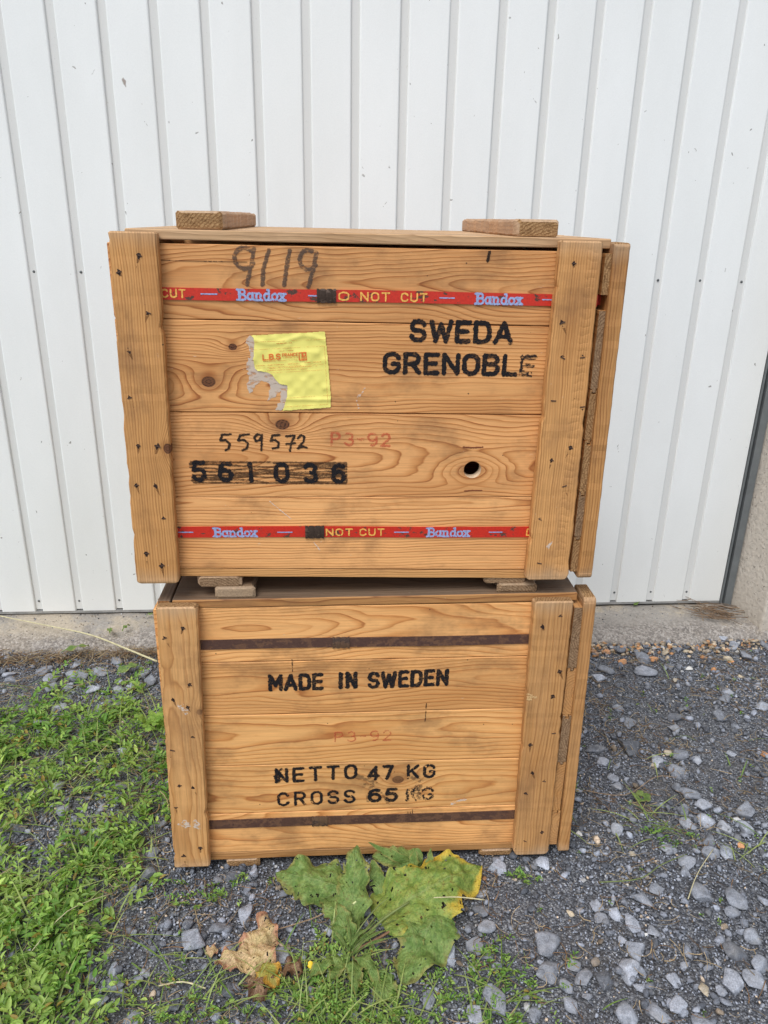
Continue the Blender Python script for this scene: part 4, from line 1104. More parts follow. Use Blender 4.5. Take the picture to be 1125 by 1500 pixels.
print_mesh('stencil_text', Lw, layout('47', .3795, .4300, .1805, .1820, .0345, gap=.42, hw=.0028), .0033, YP, INK, seed=117, rough=.25, wear=.10, wscale=.006)
print_mesh('stencil_text', Lw, layout('KG', .4560, .5120, .1825, .1830, .0335, gap=.42, hw=.0028), .0031, YP, INK, seed=118, rough=.25, wear=.30, wscale=.006)
print_mesh('stencil_text', Lw, layout('CROSS', .2045, .3565, .1245, .1270, .0335, gap=.45, hw=.0026), .0028, YP, INK, seed=119, rough=.25, wear=.22, wscale=.006)
print_mesh('stencil_text', Lw, layout('65', .3810, .4405, .1275, .1280, .0335, gap=.34, hw=.0030), .0036, YP, INK, seed=120, rough=.25, wear=.12, wscale=.006)
print_mesh('stencil_text', Lw, layout('KG', .4560, .5110, .1285, .1290, .0320, gap=.42, hw=.0024), .0027, YP, INK_W, seed=121, rough=.8, wear=.42, wscale=.005)
for i, sm_ in enumerate([[(.470, .185), (.474, .165), (.477, .140)], [(.480, .183), (.482, .160), (.484, .135)], [(.392, .178), (.386, .160), (.384, .135)], [(.412, .145), (.420, .125)], [(.363, .190), (.385, .180), (.374, .172)]]):
    print_mesh('ink_smear', Lw, [sm_], .0052, YP + .0002 - .00005 * i, SMEAR, seed=122 + i * 100, rough=.9, wear=.40, wscale=.005)
print_mesh('pencil_mark', Lw, [[(.2405, .4550), (.2410, .4300)], [(.4880, .3560), (.4880, .3440)], [(.4880, .3380), (.4872, .3150)]], .0007, YP, MARKER, seed=123, rough=.8, wear=.3)
print_mesh('pencil_mark', Lw, [[(.4610, .1010), (.4612, .0945)], [(.4655, .1020), (.4660, .0950)], [(.4700, .1060), (.4702, .0950)]], .0006, YP, MARKER, seed=124)
print_mesh('scuff_mark', Lw, [[(.0250, .1080), (.0370, .1060), (.0520, .1070)]], .0075, -.0005, SCUFF, seed=125, rough=.9, wear=.50)
print_mesh('scuff_mark', Lw, [[(.0400, .3760), (.0480, .3660)]], .0050, -.0005, SCUFF, seed=126, rough=.9, wear=.45)
print_mesh('paint_chip', Lw, [[(.5480, .1180), (.5600, .1240), (.5740, .1270)]], .0022, YP, SCUFF, seed=128, rough=.9, wear=.3)
# torn splinters on the right batten
print_mesh('torn_splinter', Lw, [[(.6720, .3860), (.6800, .3840)], [(.6730, .3800), (.6880, .3790)], [(.6740, .3750), (.6800, .3740)]], .0018, -.0006, plain('torn_wood', (0.66, 0.42, 0.19, 1), .8), seed=129, rough=.9, wear=.25)

# ================================================================== GROUND COVER
def icos(sub):
    bm = bmesh.new(); bmesh.ops.create_icosphere(bm, subdivisions=sub, radius=1.0)
    V = np.array([v.co[:] for v in bm.verts]); F = np.array([[v.index for v in f.verts] for f in bm.faces]); bm.free()
    return V, F
def rot_mats(n, r, tilt=.5):
    a, b, c = r.uniform(0, 6.283, n), r.normal(0, tilt, n), r.normal(0, tilt, n)
    ca, sa, cb, sb, cc, sc = np.cos(a), np.sin(a), np.cos(b), np.sin(b), np.cos(c), np.sin(c)
    Z = np.zeros(n); O = np.ones(n)
    Rz = np.stack([ca, -sa, Z, sa, ca, Z, Z, Z, O], 1).reshape(n, 3, 3)
    Rx = np.stack([O, Z, Z, Z, cb, -sb, Z, sb, cb], 1).reshape(n, 3, 3)
    Ry = np.stack([cc, Z, sc, Z, O, Z, -sc, Z, cc], 1).reshape(n, 3, 3)
    return Rz @ Rx @ Ry
def rocks(pos, size, cols, sub, r, flat=(.45, .8), jit=.22, tilt=.5):
    """angular pebbles: (V, F, colour) arrays"""
    BV, BF = icos(sub)
    n = len(pos); nv = len(BV); jit = jit * (1.3 if sub > 1 else 1)
    D = BV[None] * (1 + r.uniform(-jit, jit, (n, nv, 1)))
    # facets: clamp against a few random planes
    for _ in range(4):
        nrm = r.normal(size=(n, 1, 3)); nrm /= np.linalg.norm(nrm, axis=2, keepdims=True)
        h = r.uniform(.55, .9, (n, 1, 1))
        d = (D * nrm).sum(2, keepdims=True)
        D = D - nrm * np.maximum(d - h, 0)
    sc = np.stack([r.uniform(.8, 1.25, n), r.uniform(.6, 1.0, n), r.uniform(*flat, n)], 1) * size[:, None] * .5
    D = D * sc[:, None, :]
    Rm = rot_mats(n, r, tilt)
    D = np.einsum('nij,nvj->nvi', Rm, D) + pos[:, None, :]
    F = (BF[None] + (np.arange(n) * nv)[:, None, None]).reshape(-1, 3)
    return D.reshape(-1, 3), F, np.repeat(cols, nv, axis=0)

def stone_mat(name, fine=False):
    N = NT(name)
    col = N.attr('col', 'GEOMETRY')[0]
    geo = N.n('ShaderNodeNewGeometry').outputs['Position']
    n1 = N.noise(geo, 70 if not fine else 200, 5, .65)[0]; n2 = N.noise(geo, 420, 3, .6)[0]
    c = N.mix(1.0, col, N.ramp(n1, [(.25, G(.55)), (.5, G(1.0)), (.78, G(1.5))]), 'MULTIPLY')
    c = N.mix(1.0, c, N.ramp(n2, [(.3, G(.68)), (.7, G(1.3))]), 'MULTIPLY')
    if not fine:
        vn = N.noise(N.vmath('ADD', geo, N.vmath('MULTIPLY', N.noise(geo, 25, 2)[1], (.05, .05, .05))), 55, 1, .4)[0]
        vein = N.math('SUBTRACT', 1.0, N.sstep(N.math('ABSOLUTE', N.math('SUBTRACT', vn, .5)), .004, .014))
        c = N.mix(N.math('MULTIPLY', vein, .30), c, (.5, .5, .5, 1))
        du = N.sstep(N.noise(geo, 22, 3, .6)[0], .48, .66)
        c = N.mix(N.math('MULTIPLY', du, .30), c, (.34, .335, .33, 1))
    N.col(c); N.rough(.82); N.spec(.3)
    N.bump(N.math('ADD', n1, N.math('MULTIPLY', n2, .5)), .9, .0022)
    return N.m
STONE = stone_mat('slate_stone'); FINE = stone_mat('fine_gravel_stone', True)

def area_pts(n, r, x0=-1.75, x1=1.85, y0=.62, y1=2.12):
    x, y = r.uniform(x0, x1, n), r.uniform(y0, y1, n)
    ok = ~((in_crate(x, y, -.03)) ) & (sill_front(x, y) > .0) & ~((x > 1.16) & (y > 2.10))
    # thin out where the photograph cannot see
    vis = (np.abs(x) < .10 + .62 * y)
    ok &= vis | (r.random(n) < .35)
    return x[ok], y[ok]
def green_mask(x, y):
    xb = np.interp(y, [.6, .85, .98, 1.08, 1.2, 1.35, 1.6, 1.75, 1.95], [-.42, -.46, -.50, -.47, -.44, -.46, -.50, -.58, -.85])
    m = np.clip((xb - x) / .09 + .5 * (vnoise(x, y, .07, 41) - .5) * 2 + .25, 0, 1)
    m *= np.clip((1.84 - y) / .22 + (vnoise(x, y, .06, 42) - .5), 0, 1)
    m *= np.clip(1.35 - 1.3 * (vnoise(x, y, .10, 43) > .72) - .6 * np.clip((y - 1.25) / .5, 0, 1) * vnoise(x, y, .05, 44), .0, 1)
    return m
def grey_cols(n, r, lo, hi, warm=.05, light=.06):
    v = lo + (hi - lo) * r.random(n) ** 1.7
    c = np.stack([v * .91, v * .98, v * 1.14], 1)
    k = r.random(n)
    w_ = k < warm; c[w_] = np.stack([v[w_] * 1.7, v[w_] * 1.35, v[w_] * 1.0], 1)
    l_ = k > 1 - light; c[l_] = np.stack([v[l_] * 0 + .42] * 3, 1) * r.uniform(.8, 1.3, (l_.sum(), 1))
    return c

r = np.random.default_rng(5)
# fine grit: most of the bed
Vs, Fs, Cs = [], [], []; off = 0
def add(v, f, c):
    global off
    Vs.append(v); Fs.append(f + off); Cs.append(c); off += len(v)
def flush(name, mat, label, kind='stuff', smooth=False):
    global Vs, Fs, Cs, off
    o = fast_mesh(name, np.concatenate(Vs), np.concatenate(Fs), mat, {'col': np.concatenate(Cs)}, smooth=smooth)
    Vs, Fs, Cs, off = [], [], [], 0
    return tag(o, label, kind=kind)
x, y = area_pts(120000, r)
# patches of dusty grit with fewer chips
dens = .45 + .75 * vnoise(x, y, .16, 51)
k = r.random(len(x)) < dens * (1 - .55 * green_mask(x, y)); x, y = x[k], y[k]
big = .55 + .9 * vnoise(x, y, .13, 52)
s = r.uniform(.0026, .0060, len(x)) * np.clip(big, .6, 1.35)
pos = np.stack([x, y, gh(x, y) + s * .12], 1)
add(*rocks(pos, s, grey_cols(len(x), r, .12, .52, .045, .015), 1, r, tilt=.7))
flush('fine_gravel', FINE, 'fine blue grey slate gravel covering the yard')
# chips 6 - 14 mm
x, y = area_pts(17000, r)
k = r.random(len(x)) < (.25 + .9 * vnoise(x, y, .12, 53)) * (1 - .6 * green_mask(x, y)); x, y = x[k], y[k]
s = .006 + .014 * r.random(len(x)) ** 2.4
pos = np.stack([x, y, gh(x, y) + s * .16], 1)
add(*rocks(pos, s, grey_cols(len(x), r, .10, .40, .04, .015), 2, r, tilt=.4))
flush('gravel_chips', STONE, 'coarser grey chips scattered through the fine gravel')
# tan and orange pebbles in a band against the sill, right of the crates
n = 420
x = r.uniform(.50, 1.24, n); y = np.zeros(n)
for i in range(n):
    yy = 2.14
    while sill_front(np.array([x[i]]), np.array([yy]))[0] < .004: yy -= .004
    y[i] = yy - abs(r.normal(0, .030))
s = r.uniform(.006, .017, n)
pc = np.where(r.random((n, 1)) < .35, np.array([[.52, .27, .12]]), np.array([[.50, .40, .28]])) * r.uniform(.6, 1.2, (n, 1))
k2 = r.random(n) < .35; pc[k2] = grey_cols(k2.sum(), r, .1, .25)
add(*rocks(np.stack([x, y, gh(x, y) + s * .25], 1), s, pc, 2, r, tilt=.4))
flush('tan_pebbles', STONE, 'tan and orange pebbles along the edge of the concrete sill')

# ------------------------------------------------------------------ single stones, each a thing
STONES = "0.768,1.935,0.069,0.047,g 0.545,1.586,0.064,0.032,g -0.86,1.857,0.062,0.053,g 0.306,1.018,0.053,0.048,g 0.63,1.591,0.052,0.058,g 0.716,1.513,0.052,0.055,g -0.801,1.886,0.05,0.039,g 0.658,1.945,0.049,0.04,g 0.713,1.423,0.048,0.031,g 0.306,0.975,0.048,0.044,g 0.785,2.017,0.048,0.05,g 1.114,2.041,0.048,0.064,g -0.774,1.94,0.048,0.029,g 0.953,1.808,0.046,0.034,g -0.331,1.019,0.046,0.047,g 0.516,1.126,0.045,0.029,g 0.64,1.143,0.045,0.05,g 0.624,1.899,0.045,0.035,g 1.037,1.771,0.043,0.029,g 0.82,1.375,0.042,0.051,g 0.472,1.016,0.042,0.04,g 0.783,1.713,0.042,0.031,g 0.747,1.574,0.042,0.042,g 0.209,1.059,0.042,0.029,g 0.695,1.133,0.041,0.054,g -1.052,1.86,0.041,0.036,g -1.027,1.827,0.041,0.038,g -0.644,1.839,0.041,0.041,g 0.726,1.382,0.04,0.042,g 0.446,0.977,0.04,0.043,g 0.647,1.013,0.04,0.04,g 0.658,0.959,0.04,0.039,g -0.791,1.788,0.04,0.034,g -0.612,1.531,0.04,0.031,g -0.443,0.929,0.04,0.029,g 0.694,1.25,0.039,0.027,g 0.604,1.256,0.039,0.022,g 0.634,1.218,0.039,0.037,g 0.729,2.054,0.039,0.038,g -0.843,1.71,0.039,0.045,g 0.616,0.949,0.038,0.049,g 1.077,2.145,0.038,0.04,g -0.927,1.838,0.038,0.042,g -0.936,1.693,0.038,0.039,g -0.388,0.868,0.038,0.031,g 0.245,1.197,0.038,0.035,g 0.206,0.916,0.038,0.059,g 0.8,1.325,0.037,0.037,g 0.904,1.721,0.037,0.042,g -0.905,1.79,0.037,0.041,g 0.419,0.89,0.036,0.049,g 0.458,0.945,0.036,0.015,g 0.681,1.105,0.036,0.024,g 0.82,2.006,0.036,0.025,o -0.96,1.881,0.036,0.05,g -0.676,1.87,0.036,0.042,g -0.762,1.276,0.036,0.034,g -0.588,1.266,0.036,0.033,g 0.399,0.961,0.035,0.044,g 0.695,1.05,0.035,0.032,g -0.589,1.408,0.035,0.034,g -0.687,1.331,0.035,0.035,g 0.2,1.093,0.035,0.027,g 0.723,1.337,0.034,0.04,g 0.537,0.883,0.034,0.038,g 0.335,1.204,0.034,0.031,g 1.097,2.101,0.034,0.044,g 0.681,1.542,0.034,0.041,g 0.548,1.534,0.034,0.031,g -0.68,1.745,0.034,0.033,g 0.552,1.151,0.033,0.025,g 0.363,0.96,0.033,0.038,g 0.68,0.991,0.033,0.035,g 0.469,0.901,0.033,0.046,g 0.508,0.907,0.033,0.036,g 0.979,1.845,0.033,0.027,g 0.762,1.673,0.033,0.034,g 1.052,2.03,0.033,0.03,t -0.936,1.634,0.033,0.028,g -0.724,1.403,0.033,0.055,g -0.459,0.897,0.033,0.026,g -0.17,0.992,0.033,0.032,g 0.129,1.002,0.033,0.038,g 0.639,1.758,0.032,0.028,g -0.453,1.167,0.032,0.04,g 0.196,1.134,0.032,0.019,g 0.178,1.012,0.032,0.036,g 0.705,1.285,0.031,0.039,g 1.197,2.098,0.031,0.062,g 0.652,1.695,0.031,0.045,g -0.288,1.041,0.031,0.032,g -0.283,1.16,0.031,0.027,g 0.681,1.375,0.03,0.03,g 0.749,1.321,0.03,0.034,g 0.676,1.327,0.03,0.037,g 0.559,1.451,0.03,0.029,g -0.86,1.799,0.03,0.034,g -0.692,1.805,0.03,0.034,g -0.718,1.786,0.03,0.033,g -0.849,1.756,0.03,0.033,g -0.87,1.628,0.03,0.049,g -0.007,1.118,0.03,0.026,g 0.856,1.965,0.029,0.036,g -0.743,1.707,0.029,0.029,g -0.244,0.923,0.029,0.028,g -0.247,1.075,0.029,0.038,g 0.733,1.255,0.028,0.035,g 0.422,1.109,0.028,0.029,g 0.552,1.479,0.028,0.027,g 1.078,1.888,0.028,0.027,g 0.518,1.312,0.027,0.034,g 0.477,1.064,0.027,0.044,g 0.873,1.575,0.027,0.023,g 0.721,1.992,0.027,0.024,o -0.264,1.001,0.027,0.026,g 0.142,1.052,0.027,0.031,g 0.164,0.889,0.027,0.034,g -0.886,1.918,0.026,0.036,g -0.46,1.22,0.026,0.032,g 0.519,0.959,0.025,0.025,g 0.328,0.909,0.025,0.032,g -0.48,0.941,0.025,0.025,g 0.454,1.093,0.024,0.028,g 0.423,1.082,0.024,0.023,g 0.352,0.986,0.024,0.026,g 0.782,1.548,0.024,0.028,g 0.865,2.043,0.024,0.021,t 0.692,2.05,0.024,0.021,o 1.069,2.078,0.024,0.017,o -0.018,1.09,0.024,0.028,g 0.092,0.92,0.024,0.035,g 0.695,1.445,0.023,0.029,g -0.543,1.57,0.023,0.035,g 0.326,0.948,0.022,0.031,g -0.7,1.724,0.022,0.052,g -0.454,0.96,0.022,0.03,g 0.2,0.998,0.022,0.017,g 0.623,1.198,0.021,0.021,g 0.513,1.053,0.021,0.027,g 0.592,0.938,0.021,0.023,g 0.27,0.898,0.021,0.043,g 0.937,2.059,0.021,0.017,t 0.98,2.028,0.021,0.018,o 1.055,2.008,0.021,0.015,o -0.66,1.466,0.021,0.033,g -0.755,1.197,0.021,0.027,g 0.753,1.127,0.02,0.045,g 0.91,1.959,0.02,0.015,w 1.045,1.922,0.02,0.016,t 0.717,1.578,0.02,0.018,t 0.96,1.578,0.02,0.023,o -0.244,1.17,0.019,0.023,g 0.362,0.928,0.018,0.016,g 0.563,0.937,0.018,0.025,t -0.463,1.302,0.018,0.025,g -0.395,0.95,0.018,0.019,g -0.191,1.032,0.018,0.024,g -0.088,1.043,0.018,0.025,g 0.981,1.955,0.017,0.018,o 0.668,1.532,0.017,0.015,t -0.468,1.131,0.017,0.022,g -0.142,1.119,0.017,0.035,g 0.039,1.047,0.017,0.015,t 0.847,1.897,0.016,0.014,t 0.449,1.035,0.015,0.018,g 0.547,0.987,0.015,0.022,g 0.768,1.27,0.015,0.017,o 1.101,2.074,0.015,0.01,w 0.529,1.24,0.014,0.014,t 0.825,1.284,0.013,0.034,g -0.155,1.113,0.013,0.015,g 0.438,1.05,0.012,0.011,g 0.37,1.095,0.012,0.02,t 0.61,0.996,0.011,0.018,g 0.431,1.292,0.011,0.022,w 0.495,1.161,0.01,0.011,w 0.499,1.049,0.01,0.009,w 0.216,1.169,0.008,0.009,o"
def stone_mesh(w, d, seed, col):
    rr = np.random.default_rng(seed)
    BV, BF = ICO3
    D = BV.copy()
    for _ in range(rr.integers(9, 15)):
        nrm = rr.normal(size=3); nrm[2] *= .7; nrm /= np.linalg.norm(nrm); h = rr.uniform(.38, .74)
        dd = D @ nrm; D = D - np.outer(np.maximum(dd - h, 0), nrm) * rr.uniform(.95, 1.0)
    sd_ = int(rr.integers(1, 1000))
    D *= (1 + .10 * (vnoise(D[:, 0] + 3 + D[:, 2], D[:, 1] + 5, .45, sd_) - .5))[:, None]
    D *= (1 + .05 * (vnoise(D[:, 0] + 3, D[:, 1] + 5 + D[:, 2], .16, sd_ + 1) - .5))[:, None]
    e = D.max(0) - D.min(0)
    D = D / e * np.array([w, d, min(w, d) * rr.uniform(.42, .68)])
    a_ = rr.uniform(-.5, .5); Rz = np.array([[math.cos(a_), -math.sin(a_), 0], [math.sin(a_), math.cos(a_), 0], [0, 0, 1]])
    b_ = rr.normal(0, .12); Rx = np.array([[1, 0, 0], [0, math.cos(b_), -math.sin(b_)], [0, math.sin(b_), math.cos(b_)]])
    D = D @ Rx.T @ Rz.T
    return D, BF
ICO3 = icos(3)
base_cols = {'g': None, 't': (.50, .42, .30), 'o': (.55, .27, .12), 'w': (.66, .65, .62)}
used_names = {}
recs = []
for i, it in enumerate(STONES.split()):
    q = it.split(','); X, Y, w_, d_ = map(float, q[:4]); recs.append((i, X, Y, w_, d_, q[4]))
def zone(X, Y):
    if in_crate(np.array(X), np.array(Y), .0): return None
    if X > .36 and Y > 1.80: return 'below the sill, right side'
    if X > .36 and Y > 1.45: return 'on the middle right gravel'
    if X > .36 and Y > 1.15: return 'beside the lower crate, right'
    if X > .36: return 'on the lower right gravel'
    if X > .08: return 'right of the dock leaves'
    if X > -.42 and Y < 1.2: return 'left of the dock leaves'
    if Y > 1.62: return 'below the sill, left side'
    return 'among the left weeds'
groups = {}
for rec in recs:
    z = zone(rec[1], rec[2])
    if z: groups.setdefault((rec[5], z), []).append(rec)
cname = {'g': 'grey', 't': 'tan', 'o': 'orange', 'w': 'white'}
ORD = ['largest', 'second largest', 'third largest', 'fourth largest', 'fifth largest', 'sixth largest']
taken = set()
for (cc, z), lst in groups.items():
    lst.sort(key=lambda t: -t[3] * t[4])
    for rank, (i, X, Y, w_, d_, _) in enumerate(lst):
        rr = np.random.default_rng(1000 + i)
        if base_cols[cc] is None:
            v_ = rr.uniform(.22, .42); col = np.array([v_ * .92, v_ * .98, v_ * 1.11])
            if rr.random() < .18: col *= .55
        else: col = np.array(base_cols[cc]) * rr.uniform(.85, 1.1)
        sc_w = 1.0
        D, BF = stone_mesh(max(w_, .010), max(min(d_, w_ * 1.5), .009), 300 + i, col)
        o = fast_mesh('stone' if w_ > .021 else 'pebble', D, BF, STONE, {'col': np.tile(col, (len(D), 1))}, smooth=False)
        o.location = (X, Y, float(gh(np.array(X), np.array(Y))) - D[:, 2].min() * rr.uniform(.15, .55))
        shp = 'elongated' if w_ > 1.7 * d_ or d_ > 1.5 * w_ else ('angular' if i % 2 else 'rounded')
        kind_ = 'stone' if w_ > .021 else 'pebble'
        if rank < 6 and len(lst) > 1:
            o['label'] = f"{ORD[rank]} {cname[cc]} stone {z}"
        elif len(lst) == 1:
            o['label'] = f"the only {cname[cc]} {kind_} {z}"
        else:
            best = None
            for ar, (_i, aX, aY, aw, ad, _c) in sorted(enumerate(lst[:6]), key=lambda t: math.hypot(t[1][1] - X, t[1][2] - Y)):
                dx_, dy_ = X - aX, Y - aY
                dr = ('right of' if dx_ > 0 else 'left of') if abs(dx_) > abs(dy_) else ('behind' if dy_ > 0 else 'in front of')
                for far in ('just', 'farther'):
                    L_ = f"{shp} {cname[cc]} {kind_} {far} {dr} the {ORD[ar]} {z}"
                    if (math.hypot(dx_, dy_) < .09) != (far == 'just') or L_ in taken: continue
                    best = L_; break
                if best: break
            if best is None: best = f"small {shp} {cname[cc]} {kind_} {z}"
            taken.add(best); o['label'] = best
        o['category'] = kind_
        o['group'] = f"{cname[cc]} stones {z}"

# ------------------------------------------------------------------ leaves, stems and straw
def leaf_mat(name, rough=.5, trans=.35):
    N = NT(name)
    col = N.attr('col', 'GEOMETRY')[0]
    geo = N.n('ShaderNodeNewGeometry').outputs['Position']
    n1 = N.noise(geo, 160, 3, .6)[0]
    c = N.mix(1.0, col, N.ramp(n1, [(.3, G(.8)), (.7, G(1.2))]), 'MULTIPLY')
    N.col(c); N.rough(rough); N.spec(.35)
    tr = N.n('ShaderNodeBsdfTranslucent'); N.put(tr.inputs[0], N.mix(1.0, c, (1.3, 1.5, .6, 1), 'MULTIPLY'))
    mx = N.n('ShaderNodeMixShader'); mx.inputs[0].default_value = trans
    N.t.links.new(N.b.outputs[0], mx.inputs[1]); N.t.links.new(tr.outputs[0], mx.inputs[2]); N.t.links.new(mx.outputs[0], N.out.inputs[0])
    return N.m
LEAF = leaf_mat('weed_leaf'); STRAW = leaf_mat('dry_straw', .8, .1)

def tubes(P, rad, cols):
    """P (n, k, 3) centre lines, rad (n,), cols (n,3): three-sided tapering tubes"""
    n, k, _ = P.shape
    T_ = np.gradient(P, axis=1); T_ /= np.linalg.norm(T_, axis=2, keepdims=True) + 1e-9
    up_ = np.array([0, 0, 1.0]); S = np.cross(T_, up_); S /= np.linalg.norm(S, axis=2, keepdims=True) + 1e-9
    B = np.cross(S, T_)
    tp = np.linspace(1, .35, k)[None, :, None] * rad[:, None, None]
    V = np.stack([P + tp * (math.cos(a) * S + math.sin(a) * B) for a in (.5, 2.6, 4.7)], 2)   # n,k,3,3
    V = V.reshape(n * k * 3, 3)
    base = (np.arange(n) * k * 3)[:, None, None]
    i_ = np.arange(k - 1)[None, :, None] * 3; q = np.arange(3)[None, None, :]
    a = base + i_ + q; b = base + i_ + (q + 1) % 3
    F = np.stack([a, b, b + 3, a + 3], -1).reshape(-1, 4)
    return V, F, np.repeat(cols, k * 3, axis=0)
def leaves(base, dirv, up_, L, W, cols, fold=.25, curl=.2):
    """two-quad ovate leaves: base (n,3), unit dir, unit normal, length, width"""
    side = np.cross(dirv, up_); L = L[:, None]; W = W[:, None]
    p0 = base; p3 = base + dirv * L - up_ * L * curl
    l1 = base + dirv * L * .32 + side * W * .42 + up_ * W * fold; l2 = base + dirv * L * .68 + side * W * .36 + up_ * (W * fold - L * curl * .4)
    r1 = base + dirv * L * .32 - side * W * .42 + up_ * W * fold; r2 = base + dirv * L * .68 - side * W * .36 + up_ * (W * fold - L * curl * .4)
    V = np.stack([p0, l1, l2, p3, r2, r1], 1); n = len(base)
    b = (np.arange(n) * 6)[:, None]
    F = np.concatenate([b + np.array([[0, 3, 2, 1]]), b + np.array([[0, 5, 4, 3]])], 0)
    return V.reshape(-1, 3), F, np.repeat(cols, 6, axis=0)
def unit(v): return v / (np.linalg.norm(v, axis=-1, keepdims=True) + 1e-9)

def sprigs(x, y, r, hlen=(.05, .13), nleaf=11, leafL=(.011, .027), rise=(.15, .95), bright=1.0):
    """sprawling stems set with small ovate leaves"""
    n = len(x); k = 6
    az = r.uniform(0, 6.283, n); L = r.uniform(*hlen, n); el = r.uniform(*rise, n)
    t = np.linspace(0, 1, k)[None, :]
    bend = r.normal(0, .7, (n, 1))
    A = az[:, None] + bend * t
    hx = np.cumsum(np.cos(A) * np.cos(el)[:, None] * L[:, None] / k, 1); hy = np.cumsum(np.sin(A) * np.cos(el)[:, None] * L[:, None] / k, 1)
    hz = L[:, None] * np.sin(el)[:, None] * (t - .45 * t ** 2) + .002
    P = np.stack([x[:, None] + hx, y[:, None] + hy, gh(x, y)[:, None] + hz], -1)
    ok = ~in_crate(P[:, -1, 0], P[:, -1, 1], .015); P = P[ok]; n = len(P)
    red = r.random(n) < .3
    sc = np.where(red[:, None], np.array([[.16, .10, .05]]), np.array([[.13, .20, .05]])) * bright
    tb = tubes(P, r.uniform(.0004, .0008, n), sc)
    # leaves
    li = np.repeat(np.arange(n), nleaf); m = len(li)
    s_ = np.tile(np.linspace(.12, 1, nleaf), n) * (k - 1); i0 = np.minimum(s_.astype(int), k - 2); f = (s_ - i0)[:, None]
    b = P[li, i0] * (1 - f) + P[li, i0 + 1] * f
    tdir = unit(P[li, i0 + 1] - P[li, i0])
    sgn = np.tile(np.where(np.arange(nleaf) % 2, 1, -1), n)[:, None]
    side = unit(np.cross(tdir, np.array([0, 0, 1.0]))) * sgn
    d = unit(tdir * r.uniform(.3, 1.1, (m, 1)) + side * r.uniform(.5, 1.1, (m, 1)) + np.array([0, 0, 1.0]) * r.uniform(.0, .75, (m, 1)))
    u = unit(np.array([0, 0, 1.0]) + r.normal(0, .35, (m, 3))); u = unit(u - d * (u * d).sum(1, keepdims=True))
    LL_ = r.uniform(*leafL, m) * np.tile(np.linspace(1, .65, nleaf), n)
    hue = .55 * vnoise(b[:, 0], b[:, 1], .10, 61) + np.clip((-.35 - b[:, 0]) * .9, 0, .5) * np.clip((1.5 - b[:, 1]) * 2, 0, 1); v_ = r.uniform(.7, 1.35, (m, 1)) * bright
    ca, cb_ = np.array([[.135, .280, .050]]), np.array([[.46, .58, .150]])
    c = (ca + (cb_ - ca) * np.clip(hue[:, None] + r.normal(0, .22, (m, 1)), 0, 1)) * v_
    yel = r.random(m) < .03; c[yel] = np.array([.38, .28, .07])
    lv = leaves(b, d, u, LL_, LL_ * r.uniform(.36, .55, m), c)
    return tb, lv
def blades(x, y, r, L=(.03, .11), w=(.0012, .0034), cols=((.15, .26, .055), (.42, .48, .17)), lean=.9):
    n = len(x); k = 5; az = r.uniform(0, 6.283, n); LL_ = r.uniform(*L, n); el = r.uniform(.3, 1.3, n)
    t = np.linspace(0, 1, k)[None, :]
    out = LL_[:, None] * (np.cos(el)[:, None] * t + lean * .5 * t ** 2); up_ = LL_[:, None] * (np.sin(el)[:, None] * t - lean * .35 * t ** 2)
    P = np.stack([x[:, None] + np.cos(az)[:, None] * out, y[:, None] + np.sin(az)[:, None] * out, gh(x, y)[:, None] + np.maximum(up_, .001) + .001], -1)
    ok = ~in_crate(P[:, -1, 0], P[:, -1, 1], .01); P = P[ok]; n = len(P); az = az[ok]
    S = np.stack([-np.sin(az), np.cos(az), az * 0], 1)[:, None, :] * (r.uniform(*w, n)[:, None] * np.array([[.7, 1, .9, .6, .08]]))[..., None] * .5
    V = np.stack([P - S, P + S], 2).reshape(-1, 3)
    b = (np.arange(n) * k * 2)[:, None, None]; i_ = np.arange(k - 1)[None, :, None] * 2
    F = (b + i_ + np.array([[[0, 1, 3, 2]]])).reshape(-1, 4)
    ca, cb_ = np.array([cols[0]]), np.array([cols[1]])
    c = ca + (cb_ - ca) * r.random((n, 1))
    return V, F, np.repeat(c, k * 2, axis=0)

r = np.random.default_rng(9)
# mat of weeds, left
x = r.uniform(-1.7, -.36, 5200); y = r.uniform(.60, 1.95, 5200)
k = (r.random(len(x)) < green_mask(x, y) * np.interp(y, [.6, 1.1, 1.35, 1.9], [1.0, .85, .42, .28])) & ((np.abs(x) < .16 + .62 * y) | (r.random(len(x)) < .3)) & ~in_crate(x, y, .02)
x, y = x[k], y[k]
tb, lv = sprigs(x, y, r)
add(*tb); add(*lv)
bx_, by_ = r.uniform(-1.6, -.38, 4500), r.uniform(.6, 1.9, 4500)
k = (r.random(4500) < green_mask(bx_, by_) * .75) & ~in_crate(bx_, by_, .01)
add(*blades(bx_[k], by_[k], r))
weeds = flush('weeds', LEAF, 'mat of green knotweed and grass left of the crates')
# looser green in front and sprinkled over the gravel
def cluster(cx, cy, sx, sy, n, r): return r.normal(cx, sx, n), r.normal(cy, sy, n)
parts = [(-.075, .92, .040, .050, 130), (.16, .915, .07, .035, 60), (.21, .99, .03, .02, 14), (-.33, 1.10, .03, .02, 14), (-.30, 1.165, .05, .01, 12), (-.02, .87, .06, .02, 45),
         (.17, 1.165, .02, .008, 6), (.275, 1.17, .03, .006, 8), (.62, 1.31, .04, .02, 6), (-.25, .90, .05, .03, 16), (-.70, 1.90, .12, .03, 8), (-.38, .89, .05, .03, 30), (.41, 1.42, .015, .03, 8)]
for cx, cy, sx, sy, n in parts:
    x, y = cluster(cx, cy, sx, sy, n, r); k = ~in_crate(x, y, -.01); tb, lv = sprigs(x[k], y[k], r, hlen=(.02, .055), nleaf=8, leafL=(.007, .014)); add(*tb); add(*lv)
